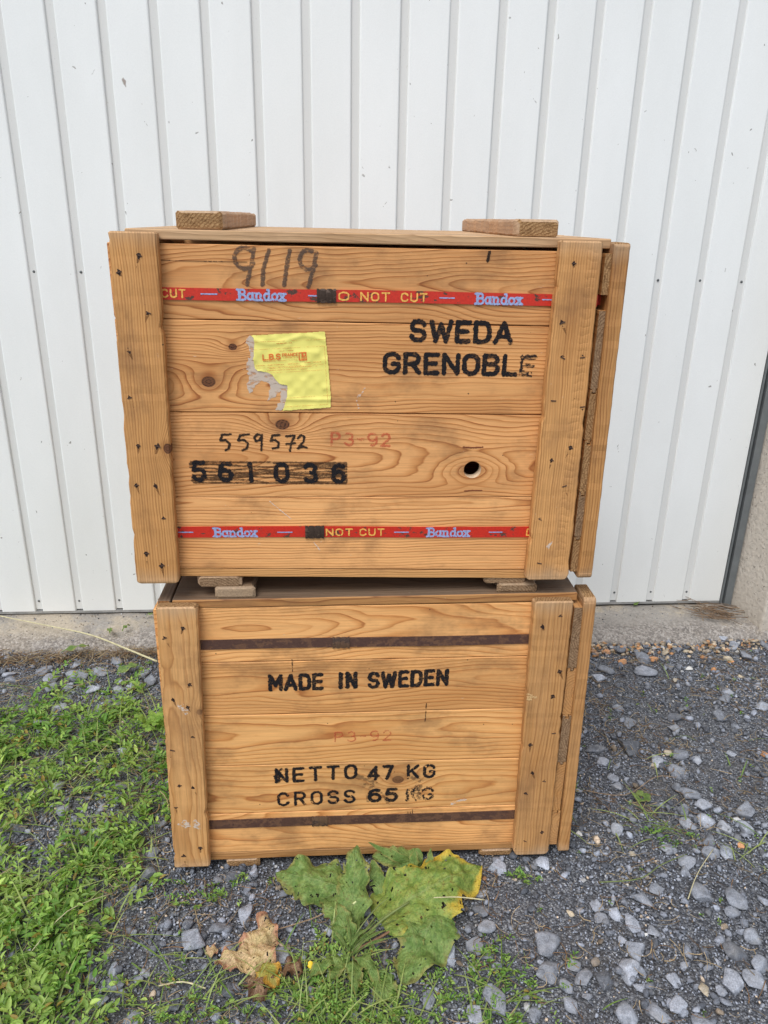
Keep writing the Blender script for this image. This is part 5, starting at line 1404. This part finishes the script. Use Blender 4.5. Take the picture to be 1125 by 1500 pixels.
for cx, cy, sx, sy, n in [(-.070, .93, .045, .060, 110), (-.02, .88, .07, .03, 60), (.17, .91, .08, .04, 50), (.60, 1.33, .04, .02, 24), (.78, 1.25, .03, .02, 16), (-.30, .93, .1, .04, 70), (.41, 1.42, .02, .05, 40), (.8, 1.6, .2, .2, 20)]:
    x, y = cluster(cx, cy, sx, sy, n, r); add(*blades(x, y, r, L=(.02, .085)))
x, y = area_pts(500, r); tb, lv = sprigs(x, y, r, hlen=(.008, .022), nleaf=4, leafL=(.005, .010)); add(*tb); add(*lv)
flush('sparse_weeds', LEAF, 'thin tufts of grass and seedlings scattered over the gravel')
# straw
def straws(x, y, r, L=(.012, .05), lift=.006):
    n = len(x); k = 5; az = r.uniform(0, 6.283, n); LL_ = r.uniform(*L, n)
    t = np.linspace(-.5, .5, k)[None, :]; bend = r.normal(0, .9, (n, 1))
    A = az[:, None] + bend * t
    X = x[:, None] + np.cos(A) * LL_[:, None] * t; Y = y[:, None] + np.sin(A) * LL_[:, None] * t
    Z = gh(X, Y) + .003 + r.uniform(0, lift, (n, 1)) + r.normal(0, .06, (n, 1)) * LL_[:, None] * t
    P = np.stack([X, Y, np.maximum(Z, gh(X, Y) + .001)], -1)
    c = np.array([[.42, .32, .19]]) * r.uniform(.45, 1.35, (n, 1)) * np.array([[1, 1, 1]])
    br = r.random(n) < .4; c[br] *= np.array([.62, .48, .40])
    return tubes(P, r.uniform(.0004, .0012, n), c)
x, y = area_pts(20000, r)
dn_ = .38 + .9 * (vnoise(x, y, .10, 71) > .6) + .45 * green_mask(x, y) + .6 * np.clip(1 - np.abs(x + .42) / .15, 0, 1) * (y < 1.3) + 1.2 * ((sill_front(x, y) < .07) & (x < -.5))
k = (r.random(len(x)) < dn_ * .6) & ~in_crate(x, y, .01)
add(*straws(x[k], y[k], r, lift=.010))
x = r.uniform(-1.2, -.40, 1500); y = r.uniform(.75, 1.8, 1500)
k = (r.random(1500) < (.25 + .75 * (vnoise(x, y, .09, 77) > .55))) & ~in_crate(x, y, .02) & (r.random(1500) < np.clip(green_mask(x, y) + .25, 0, 1))
add(*straws(x[k], y[k], r, L=(.015, .07), lift=.035))
x = r.uniform(-1.25, -.62, 700); y = np.array([1.955 + .02 * math.sin(a * 7) for a in x]) + (x + 1.1) * .045 - np.abs(r.normal(0, .028, 700))
add(*straws(x, y, r, L=(.015, .06), lift=.022))
flush('straw', STRAW, 'dry straw and plant litter lying on the gravel')
# bundle of dry twigs in the door corner
x = r.normal(1.070, .042, 75); y = r.normal(2.245, .022, 75)
n = 75; k = 5; az = r.normal(2.75, .5, n); LL_ = r.uniform(.03, .13, n); t = np.linspace(-.5, .5, k)[None, :]
A = az[:, None] + r.normal(0, .6, (n, 1)) * t
P = np.stack([x[:, None] + np.cos(A) * LL_[:, None] * t, y[:, None] + np.sin(A) * LL_[:, None] * t, .036 + r.uniform(0, .022, (n, 1)) + r.normal(0, .12, (n, 1)) * LL_[:, None] * t], -1)
P[..., 2] = np.maximum(P[..., 2], .036); P[..., 1] = np.minimum(P[..., 1], 2.155 + .0759 * (P[..., 0] + .96) + .012); P[..., 0] = np.minimum(P[..., 0], 1.185)
add(*tubes(P, r.uniform(.0008, .0019, n), np.array([[.24, .16, .10]]) * r.uniform(.4, 1.7, (n, 1))))
flush('dry_twigs', STRAW, 'heap of dry brown twigs blown into the corner beside the door post')

# crumbs on the sill
n = 520
x = r.uniform(-1.25, 1.17, n); Yl = -np.abs(r.normal(.03, .06, n)) ; c_, s_ = math.cos(D_ANG), math.sin(D_ANG)
Xl = (x + .9587) / c_; Yl = np.clip(Yl, -.15, -.006)
px2 = -.9587 + Xl * c_ - Yl * s_; py2 = 2.16 + Xl * s_ + Yl * c_
s = r.uniform(.0015, .006, n)
ok = ~((px2 > 1.15) & (py2 > 2.1))
px2, py2, s, Xl, Yl = px2[ok], py2[ok], s[ok], Xl[ok], Yl[ok]
add(*rocks(np.stack([px2, py2, sill_z(Xl, Yl) + s * .2], 1), s, grey_cols(len(s), r, .05, .3, .3, .15), 1, r))
flush('sill_crumbs', FINE, 'grit and crumbs of soil lying on the concrete sill')

# ------------------------------------------------------------------ big leaves
def big_leaf_mat(name, a, b, edge, spots, edge_amt=.3, vein=(.30, .36, .14, 1), trans=.25):
    N = NT(name)
    uv = N.attr('luv', 'GEOMETRY')[1]
    u, v, _ = N.sep(uv)          # u along 0..1, v 0..1 (0.5 = midrib)
    av = N.math('ABSOLUTE', N.math('SUBTRACT', v, .5))
    geo = N.n('ShaderNodeNewGeometry').outputs['Position']
    n1 = N.noise(geo, 60, 4, .6)[0]; n2 = N.noise(geo, 240, 3, .6)[0]; n3 = N.noise(geo, 26, 3, .6)[0]
    c = N.mix(N.sstep(n1, .35, .65), a, b)
    # side veins fan out towards the tip
    sv = N.math('ABSOLUTE', N.math('SUBTRACT', N.math('FRACT', N.math('ADD', N.math('MULTIPLY', N.math('SUBTRACT', u, N.math('MULTIPLY', av, .75)), 9.0), N.math('MULTIPLY', n1, 1.3))), .5))
    vm = N.math('MAXIMUM', N.math('SUBTRACT', 1.0, N.sstep(sv, .02, .07)), N.math('SUBTRACT', 1.0, N.sstep(av, .010, .028)))
    c = N.mix(N.math('MULTIPLY', vm, .32), c, vein)
    ed = N.sstep(N.math('ADD', N.math('MULTIPLY', av, 1.6), N.math('ADD', N.math('MULTIPLY', n3, .9), N.math('MULTIPLY', N.math('SUBTRACT', u, .5), .5))), 1.28 - edge_amt, 1.55 - edge_amt)
    c = N.mix(ed, c, edge)
    sp = N.sstep(n2, .60, .68); sp2 = N.sstep(n1, .60, .70)
    c = N.mix(N.math('MULTIPLY', N.math('MULTIPLY', sp, N.sstep(n3, .42, .6)), .8), c, spots)
    c = N.mix(N.math('MULTIPLY', sp2, .45), c, spots)
    n4 = N.noise(geo, 420, 2, .5)[0]
    c = N.mix(N.math('MULTIPLY', N.sstep(n4, .64, .70), .5), c, spots)
    c = N.mix(1.0, c, N.ramp(n2, [(.3, G(.78)), (.7, G(1.18))]), 'MULTIPLY')
    N.col(c); N.rough(.5); N.spec(.35)
    N.bump(N.math('SUBTRACT', N.math('ADD', N.math('ADD', N.math('MULTIPLY', n1, 1.5), n2), N.math('MULTIPLY', sv, .5)), N.math('MULTIPLY', vm, .5)), .7, .0025)
    tr = N.n('ShaderNodeBsdfTranslucent'); N.put(tr.inputs[0], c)
    mx = N.n('ShaderNodeMixShader'); mx.inputs[0].default_value = trans
    N.t.links.new(N.b.outputs[0], mx.inputs[1]); N.t.links.new(tr.outputs[0], mx.inputs[2]); N.t.links.new(mx.outputs[0], N.out.inputs[0])
    return N.m
DOCK = big_leaf_mat('dock_leaf', (.15, .26, .060, 1), (.26, .37, .10, 1), (.33, .33, .10, 1), (.12, .060, .030, 1), .25)
BRIGHT = big_leaf_mat('bright_weed_leaf', (.20, .38, .050, 1), (.32, .50, .085, 1), (.36, .46, .10, 1), (.16, .20, .05, 1), .15)
DOCKY = big_leaf_mat('dock_leaf_yellowing', (.19, .30, .055, 1), (.33, .41, .09, 1), (.66, .48, .06, 1), (.17, .05, .02, 1), .27)
WITH = big_leaf_mat('withered_leaf', (.62, .47, .22, 1), (.66, .46, .26, 1), (.52, .26, .15, 1), (.15, .075, .04, 1), .32, (.52, .46, .20, 1), .15)
BROWN = big_leaf_mat('brown_leaf', (.20, .11, .06, 1), (.30, .18, .10, 1), (.14, .07, .04, 1), (.05, .03, .02, 1), .45, (.3, .2, .12, 1), .1)
YELG = big_leaf_mat('yellow_leaf', (.45, .36, .08, 1), (.34, .36, .06, 1), (.62, .33, .05, 1), (.2, .08, .04, 1), .5, (.5, .45, .15, 1), .2)

def blade(name, parent, base, tip, hw, mat, seed, arch=.012, wave=.006, up_=(0, 0, 1), shape='ovate', nu=56, nv=30, cup=.12, holes=0.05):
    rr = random.Random(seed)
    B, Tp = np.array(base), np.array(tip); ax = Tp - B; L = np.linalg.norm(ax); ax = ax / L
    up_ = np.array(up_, float); S = np.cross(ax, up_); S /= np.linalg.norm(S); U_ = np.cross(S, ax)
    u = np.linspace(0, 1, nu)[:, None]; v = np.linspace(-1, 1, nv)[None, :]
    if shape == 'round': prof = np.sin(np.pi * np.clip(u, 0, 1) ** .8) ** .6
    elif shape == 'lance': prof = np.sin(np.pi * u ** .75) ** .9
    else: prof = np.sin(np.pi * np.clip(u * .985 + .012, 0, 1) ** .62) ** .62
    ea, eb = rr.uniform(0, 9), rr.uniform(0, 9)
    en = 1 + .11 * np.sin(u * 13 + ea + (v > 0) * 3) + .06 * np.sin(u * 37 + eb) + .12 * np.sin(u * 23 + eb * 2 + (v > 0)) * (vnoise(u * 1.0 + 1, u * 0 + (v > 0) * 3, .2, seed + 9)) + .28 * (vnoise(u * 1.0 + 3, v * 0 + u * 0 + (v > 0) * 7, .09, seed) - .5)
    W_ = hw * prof * en
    x_ = u * L; y_ = v * W_
    # side tips swept forward
    x_ = x_ + np.abs(v) * hw * .18 * (u > 0) * np.sin(np.pi * u)
    z_ = arch * np.sin(np.pi * u) * 1.0 - cup * hw * v ** 2 * (1 - .4 * u)
    z_ = z_ + wave * np.abs(v) ** 2 * np.sin(u * 14 + np.sign(v) * 1.3 + seed) + wave * .8 * (vnoise(x_ + 1, y_ + 1, .016, seed + 3) - .5) + wave * 1.6 * (vnoise(x_ + 1, y_ + 1, .04, seed + 4) - .5) + wave * .35 * (vnoise(x_ + 1, y_ + 1, .007, seed + 6) - .5)
    P = B[None, None] + x_[..., None] * ax + y_[..., None] * S + z_[..., None] * U_
    P[..., 2] = np.maximum(P[..., 2], gh(P[..., 0], P[..., 1]) + .0035)
    cuv = np.stack([np.broadcast_to(u, y_.shape), np.broadcast_to(v * .5 + .5, y_.shape), np.zeros(y_.shape)], -1).reshape(-1, 3)
    jj, ii = np.meshgrid(np.arange(nv - 1), np.arange(nu - 1)); a = ii * nv + jj
    a = a.ravel()
    if holes > 0:
        hx = vnoise(x_ + 2, y_ + 2, .0055, seed + 8).ravel(); ex = np.abs(np.broadcast_to(v, y_.shape)).ravel()
        a = a[hx[a] + .12 * ex[a] < 1.02 - holes]
    F = np.stack([a, a + nv, a + nv + 1, a + 1], 1)
    Pf = P.reshape(-1, 3); used, inv = np.unique(F, return_inverse=True)
    o = fast_mesh(name, Pf[used], inv.reshape(F.shape), mat, {'luv': cuv[used]}, smooth=True, parent=parent)
    if parent is not None:
        o.matrix_basis = parent.matrix_basis.inverted()
    return o
def tube(name, parent, pts, rad, mat, seg=7):
    P = [Vector(p) for p in pts]
    # smooth the line
    Q = []
    for i in range(len(P) - 1):
        p0, p1, p2, p3 = P[max(i - 1, 0)], P[i], P[i + 1], P[min(i + 2, len(P) - 1)]
        for t in (0, .25, .5, .75):
            Q.append(.5 * ((2 * p1) + (p2 - p0) * t + (2 * p0 - 5 * p1 + 4 * p2 - p3) * t * t + (3 * p1 - p0 - 3 * p2 + p3) * t ** 3))
    Q.append(P[-1]); V = []; n = len(Q)
    for i, q in enumerate(Q):
        d = (Q[min(i + 1, n - 1)] - Q[max(i - 1, 0)]).normalized(); s = d.cross(Vector((0, 0, 1)))
        s = s.normalized() if s.length > 1e-4 else Vector((1, 0, 0)); b = s.cross(d)
        rr_ = rad[0] + (rad[1] - rad[0]) * i / (n - 1)
        for k_ in range(seg): V.append(q + s * math.cos(6.283 * k_ / seg) * rr_ + b * math.sin(6.283 * k_ / seg) * rr_)
    F = [(i * seg + k_, i * seg + (k_ + 1) % seg, (i + 1) * seg + (k_ + 1) % seg, (i + 1) * seg + k_) for i in range(n - 1) for k_ in range(seg)]
    F += [tuple(range(seg - 1, -1, -1)), tuple(range((n - 1) * seg, n * seg))]
    o = mesh_obj(name, V, F, mat, parent, smooth=True)
    if parent is not None: o.matrix_basis = parent.matrix_basis.inverted()
    return o
GSTEM = plain('green_stem', (.16, .20, .06, 1), .5, var=.25, scale=120)
RSTEM = plain('reddish_stem', (.24, .13, .07, 1), .55, var=.3, scale=120)
DSTEM = plain('dry_stem', (.55, .50, .30, 1), .7, var=.2, scale=90)
TSTEM = plain('brown_stalk', (.30, .21, .13, 1), .8, var=.3, scale=120)

dock = empty('dock_plant', Matrix.Translation((-.046, .996, 0)), 'broad-leaved dock plant with large spotted leaves growing in front of the lower crate', 'weed')
blade('leaf', dock, (-.052, 1.105, .032), (-.198, 1.148, .030), .043, DOCK, 3, arch=.012, wave=.012, up_=(0, -.45, 1), cup=.35)
blade('leaf', dock, (-.046, 1.045, .018), (-.040, 1.162, .088), .032, DOCK, 4, arch=.006, wave=.010, up_=(0, -1, .9), cup=.15)
big = blade('leaf', dock, (.006, 1.048, .030), (.204, 1.165, .040), .068, DOCKY, 5, arch=.016, wave=.016, up_=(0, -.35, 1), cup=.18, holes=.06)
big['label'] = 'largest leaf, yellow and orange along its outer edge'
blade('leaf', dock, (.122, 1.072, .024), (.044, .938, .006), .050, DOCK, 6, arch=.010, wave=.012, cup=.12)
blade('leaf', dock, (-.006, .956, .012), (.036, .902, .008), .024, DOCK, 7, arch=.006, wave=.007, shape='round')
blade('leaf', dock, (-.046, 1.006, .010), (-.070, 1.064, .045), .019, DOCK, 8, arch=.004, wave=.006, up_=(0, -1, 1))
blade('leaf', dock, (.078, 1.168, .036), (-.018, 1.180, .078), .010, DOCK, 9, arch=.010, wave=.003, up_=(0, -1, .6), shape='lance', nu=24, nv=10)
blade('leaf', dock, (.070, 1.148, .030), (.073, 1.168, .078), .010, DOCK, 10, arch=.003, wave=.002, up_=(0, -1, .4), shape='lance', nu=24, nv=10)
blade('leaf', dock, (.100, 1.150, .038), (.105, 1.170, .076), .008, DOCK, 11, arch=.003, wave=.002, up_=(0, -1, .4), shape='lance', nu=24, nv=10)
blade('leaf', dock, (.090, 1.175, .040), (-.010, 1.176, .046), .022, DOCK, 12, arch=.004, wave=.006, up_=(0, -.7, 1), nu=24, nv=12)
blade('leaf', dock, (.012, 1.100, .020), (-.010, 1.165, .050), .016, DOCK, 13, arch=.004, wave=.004, up_=(0, -.8, 1), nu=24, nv=12)
for bse, tp_, hw_, sd_, shp_ in (((-.050, .990, .006), (-.075, .925, .022), .014, 14, 'lance'), ((-.040, .985, .006), (-.030, .905, .020), .016, 15, 'lance'), ((-.060, .985, .005), (-.118, .930, .012), .012, 16, 'lance'),
                     ((-.036, .992, .008), (.010, .925, .016), .013, 17, 'lance'), ((-.060, 1.04, .016), (-.105, 1.09, .030), .018, 18, 'lance'), ((.060, 1.04, .030), (.075, .985, .012), .020, 19, 'ovate'), ((-.055, 1.005, .010), (-.080, 1.045, .030), .012, 20, 'lance')):
    blade('leaf', dock, bse, tp_, hw_, DOCK, sd_, arch=.014, wave=.007, shape=shp_, cup=.5, nu=30, nv=14)
for pts, rd, m in (([(-.046, .996, .002), (-.014, 1.020, .022), (.018, 1.046, .034), (.061, 1.070, .046)], (.0034, .0020), GSTEM),
                   ([(-.046, .996, .002), (.000, 1.012, .018), (.060, 1.042, .030), (.120, 1.066, .026)], (.0030, .0016), RSTEM),
                   ([(-.046, .996, .002), (-.050, 1.025, .012), (-.045, 1.055, .020)], (.0030, .0018), GSTEM),
                   ([(-.046, .996, .002), (-.056, 1.050, .020), (-.050, 1.105, .034)], (.0026, .0016), RSTEM),
                   ([(-.046, .996, .002), (-.030, .975, .010), (-.006, .956, .013)], (.0020, .0012), RSTEM),
                   ([(-.046, .996, .002), (.010, 1.080, .016), (.072, 1.148, .032)], (.0024, .0012), GSTEM),
                   ([(-.046, .996, .002), (-.036, 1.020, .020), (-.006, 1.052, .040), (.022, 1.075, .050)], (.0018, .0008), GSTEM)):
    tube('leaf_stalk', dock, pts, rd, m)
r_ = random.Random(8)
for i in range(12):      # long arching blades at the crown
    a_ = r_.uniform(-.2, 2.9); L_ = r_.uniform(.05, .11)
    blade('grass_blade', dock, (-.046 + r_.uniform(-.01, .01), .994 + r_.uniform(-.01, .01), .004), (-.046 + math.cos(a_) * L_, .996 + math.sin(a_) * L_ * .9, r_.uniform(.01, .05)), .0026, DOCK, 40 + i, arch=.014, wave=.001, shape='lance', nu=12, nv=4)
# yellow flower buds beside the dock
fl = empty('yellow_flower', Matrix.Translation((-.112, .960, 0)), 'small yellow flower on a thin stalk in front of the dock plant', 'flower')
YF = plain('yellow_petals', (.80, .56, .03, 1), .5, var=.1)
tube('stalk', fl, [(-.100, .945, .002), (-.106, .955, .014), (-.1115, .962, .022)], (.0009, .0006), GSTEM, 5)
blade('petal', fl, (-.1115, .962, .024), (-.1085, .952, .012), .0042, YF, 3, arch=.002, wave=.0005, nu=10, nv=6)
blade('petal', fl, (-.1120, .963, .024), (-.1140, .955, .015), .0030, YF, 4, arch=.002, wave=.0005, nu=10, nv=6)
bud = empty('flower_bud', Matrix.Translation((-.090, .97, 0)), 'pale green bud at the tip of a long curved stalk left of the dock', 'bud')
tube('stalk', bud, [(-.085, .955, .003), (-.092, .995, .030), (-.070, 1.030, .055), (-.040, 1.035, .078)], (.0009, .0006), GSTEM, 5)
tube('bud_tip', bud, [(-.041, 1.0348, .0775), (-.038, 1.0356, .0800), (-.036, 1.036, .0818)], (.0022, .0014), plain('pale_bud', (.55, .60, .28, 1), .6), 7)
# withered leaf
wl = empty('withered_leaf', Matrix.Translation((-.21, .96, 0)), 'crumpled withered leaf, yellow and pink brown with holes, lying on the gravel', 'dead leaf')
blade('leaf_lobe', wl, (-.216, .942, .008), (-.200, 1.062, .020), .034, WITH, 21, arch=.014, wave=.018, cup=.3, holes=.15)
blade('leaf_lobe', wl, (-.208, .975, .012), (-.278, .962, .010), .020, WITH, 22, arch=.010, wave=.012, cup=.3, holes=.10)
blade('leaf_lobe', wl, (-.196, .965, .014), (-.165, .925, .008), .020, YELG, 23, arch=.012, wave=.012, cup=.3, holes=.08)
blade('leaf_lobe', wl, (-.200, .950, .008), (-.190, .900, .006), .026, BROWN, 24, arch=.010, wave=.014, cup=.3, holes=.2)
blade('leaf_lobe', wl, (-.170, .955, .008), (-.118, .945, .008), .020, BROWN, 25, arch=.012, wave=.014, cup=.3, holes=.2)
o = blade('fallen_leaf', None, (-.300, .985, .006), (-.278, .996, .006), .010, WITH, 31, arch=.003, wave=.004, nu=14, nv=8)
tag(o, 'small dry tan leaf scrap left of the withered leaf', 'dead leaf')
o = blade('fallen_leaf', None, (-.905, 1.560, .012), (-.870, 1.555, .014), .010, YELG, 32, arch=.003, wave=.004, nu=14, nv=8)
tag(o, 'small orange brown leaf among the weeds at the left edge', 'dead leaf')
# stalks lying about
def thing_tube(name, pts, rad, mat, label, cat):
    o = tube(name, None, pts, rad, mat); return tag(o, label, cat)
thing_tube('dry_stalk', [(-1.215, 2.115, .050), (-1.02, 2.050, .052), (-.86, 1.985, .060), (-.74, 1.935, .046), (-.640, 1.895, .030)], (.0014, .0032), DSTEM, 'long pale dry stalk lying across the sill left of the crates', 'stalk')
thing_tube('dry_stalk', [(-.278, .998, .006), (-.190, 1.030, .012), (-.120, 1.056, .014), (-.075, 1.072, .026)], (.0010, .0014), TSTEM, 'thin brown stalk running from the withered leaf to the dock plant', 'stalk')
thing_tube('dry_stalk', [(-.365, .925, .006), (-.325, .930, .010), (-.285, .922, .006)], (.0012, .0016), DSTEM, 'short straw coloured stalk on the gravel below the withered leaf', 'stalk')
thing_tube('dry_stalk', [(.470, 1.425, .006), (.560, 1.405, .012), (.650, 1.470, .010), (.700, 1.475, .006)], (.0010, .0008), TSTEM, 'thin brown stalk on the gravel right of the lower crate', 'stalk')
thing_tube('dry_stalk', [(.700, 1.250, .010), (.640, 1.180, .014), (.600, 1.120, .012)], (.0008, .0010), DSTEM, 'straight straw on the open gravel at the lower right', 'stalk')
thing_tube('dry_stalk', [(.440, 1.160, .008), (.520, 1.165, .014), (.575, 1.200, .016), (.640, 1.235, .010)], (.0012, .0008), GSTEM, 'greenish bent stalk on the gravel right of the crate foot', 'stalk')
thing_tube('dry_stalk', [(.105, 1.062, .066), (.150, 1.068, .062), (.200, 1.072, .052)], (.0008, .0013), DSTEM, 'pale straw lying on the largest dock leaf', 'stalk')
for i, (a_, b_, c_) in enumerate([((-.70, 1.42, .01), (-.66, 1.50, .03), (-.635, 1.62, .02)), ((-.60, .97, .02), (-.56, 1.04, .04), (-.50, 1.10, .02)), ((-.86, 1.42, .01), (-.83, 1.47, .02), (-.80, 1.50, .01))]):
    thing_tube('dry_stalk', [a_, b_, c_], (.0010, .0006), DSTEM, ['thin pale stalk standing out of the weeds beside the lower crate', 'thin pale stalk over the weeds at the bottom left', 'short pale stalk among the weeds at the left edge'][i], 'stalk')
# green scraps on the sill
for i, (a_, b_, h_, hw_, lab_) in enumerate([((.838, 2.285), (.868, 2.305), .036, .006, 'small green leaf scrap on the sill right of the crates'),
                                        ((-.745, 2.150), (-.715, 2.128), .042, .006, 'dark green leaf scrap on the sill close to the crate'),
                                        ((-.700, 2.090), (-.668, 2.105), .040, .007, 'wilted green leaf scrap at the crate edge on the sill'),
                                        ((-.830, 2.060), (-.815, 2.020), .036, .008, 'curled green leaf on the front of the sill, left'),
                                        ((-.790, 2.050), (-.772, 2.075), .038, .006, 'smaller curled green leaf beside the curled leaf on the sill'),
                                        ((-.930, 1.935), (-.860, 1.965), .030, .011, 'dark wilted leaf over the stones below the sill, left'),
                                        ((-.740, 1.840), (-.690, 1.885), .026, .018, 'broad drooping green leaf on the stones left of the crate')]):
    o = blade('leaf_scrap', None, (*a_, h_), (*b_, h_ + .006), hw_, DOCK, 50 + i, arch=.006, wave=.004, shape='lance', nu=16, nv=8)
    tag(o, lab_, 'leaf')
bl = empty('broad_weed', Matrix.Translation((-.565, 1.60, 0)), 'bright green broad-leaved weed beside the left side of the lower crate', 'weed')
r_ = random.Random(12)
for i in range(11):
    a_ = i * .62; L_ = r_.uniform(.030, .050)
    blade('leaf', bl, (-.565 + .010 * math.cos(a_) + r_.uniform(-.012, .012), 1.60 + .010 * math.sin(a_), .022 + .01 * (i % 3)), (-.565 + L_ * math.cos(a_), 1.60 + L_ * .8 * math.sin(a_), .040 + r_.uniform(-.01, .025)), .011, BRIGHT, 90 + i, arch=.006, wave=.002, nu=14, nv=8, holes=0)
tube('stem', bl, [(-.565, 1.60, .0), (-.564, 1.602, .02), (-.566, 1.60, .036)], (.0015, .001), GSTEM, 5)
# clover-like seedling right
cl = empty('seedling', Matrix.Translation((.597, 1.400, 0)), 'little green seedling with round leaves on the gravel right of the crate', 'seedling')
for i in range(5):
    a_ = i * 1.3 + .3
    blade('leaf', cl, (.597 + .004 * math.cos(a_), 1.400 + .004 * math.sin(a_), .010), (.597 + .022 * math.cos(a_), 1.400 + .020 * math.sin(a_), .014), .0085, DOCK, 70 + i, arch=.002, wave=.001, shape='round', nu=12, nv=8)
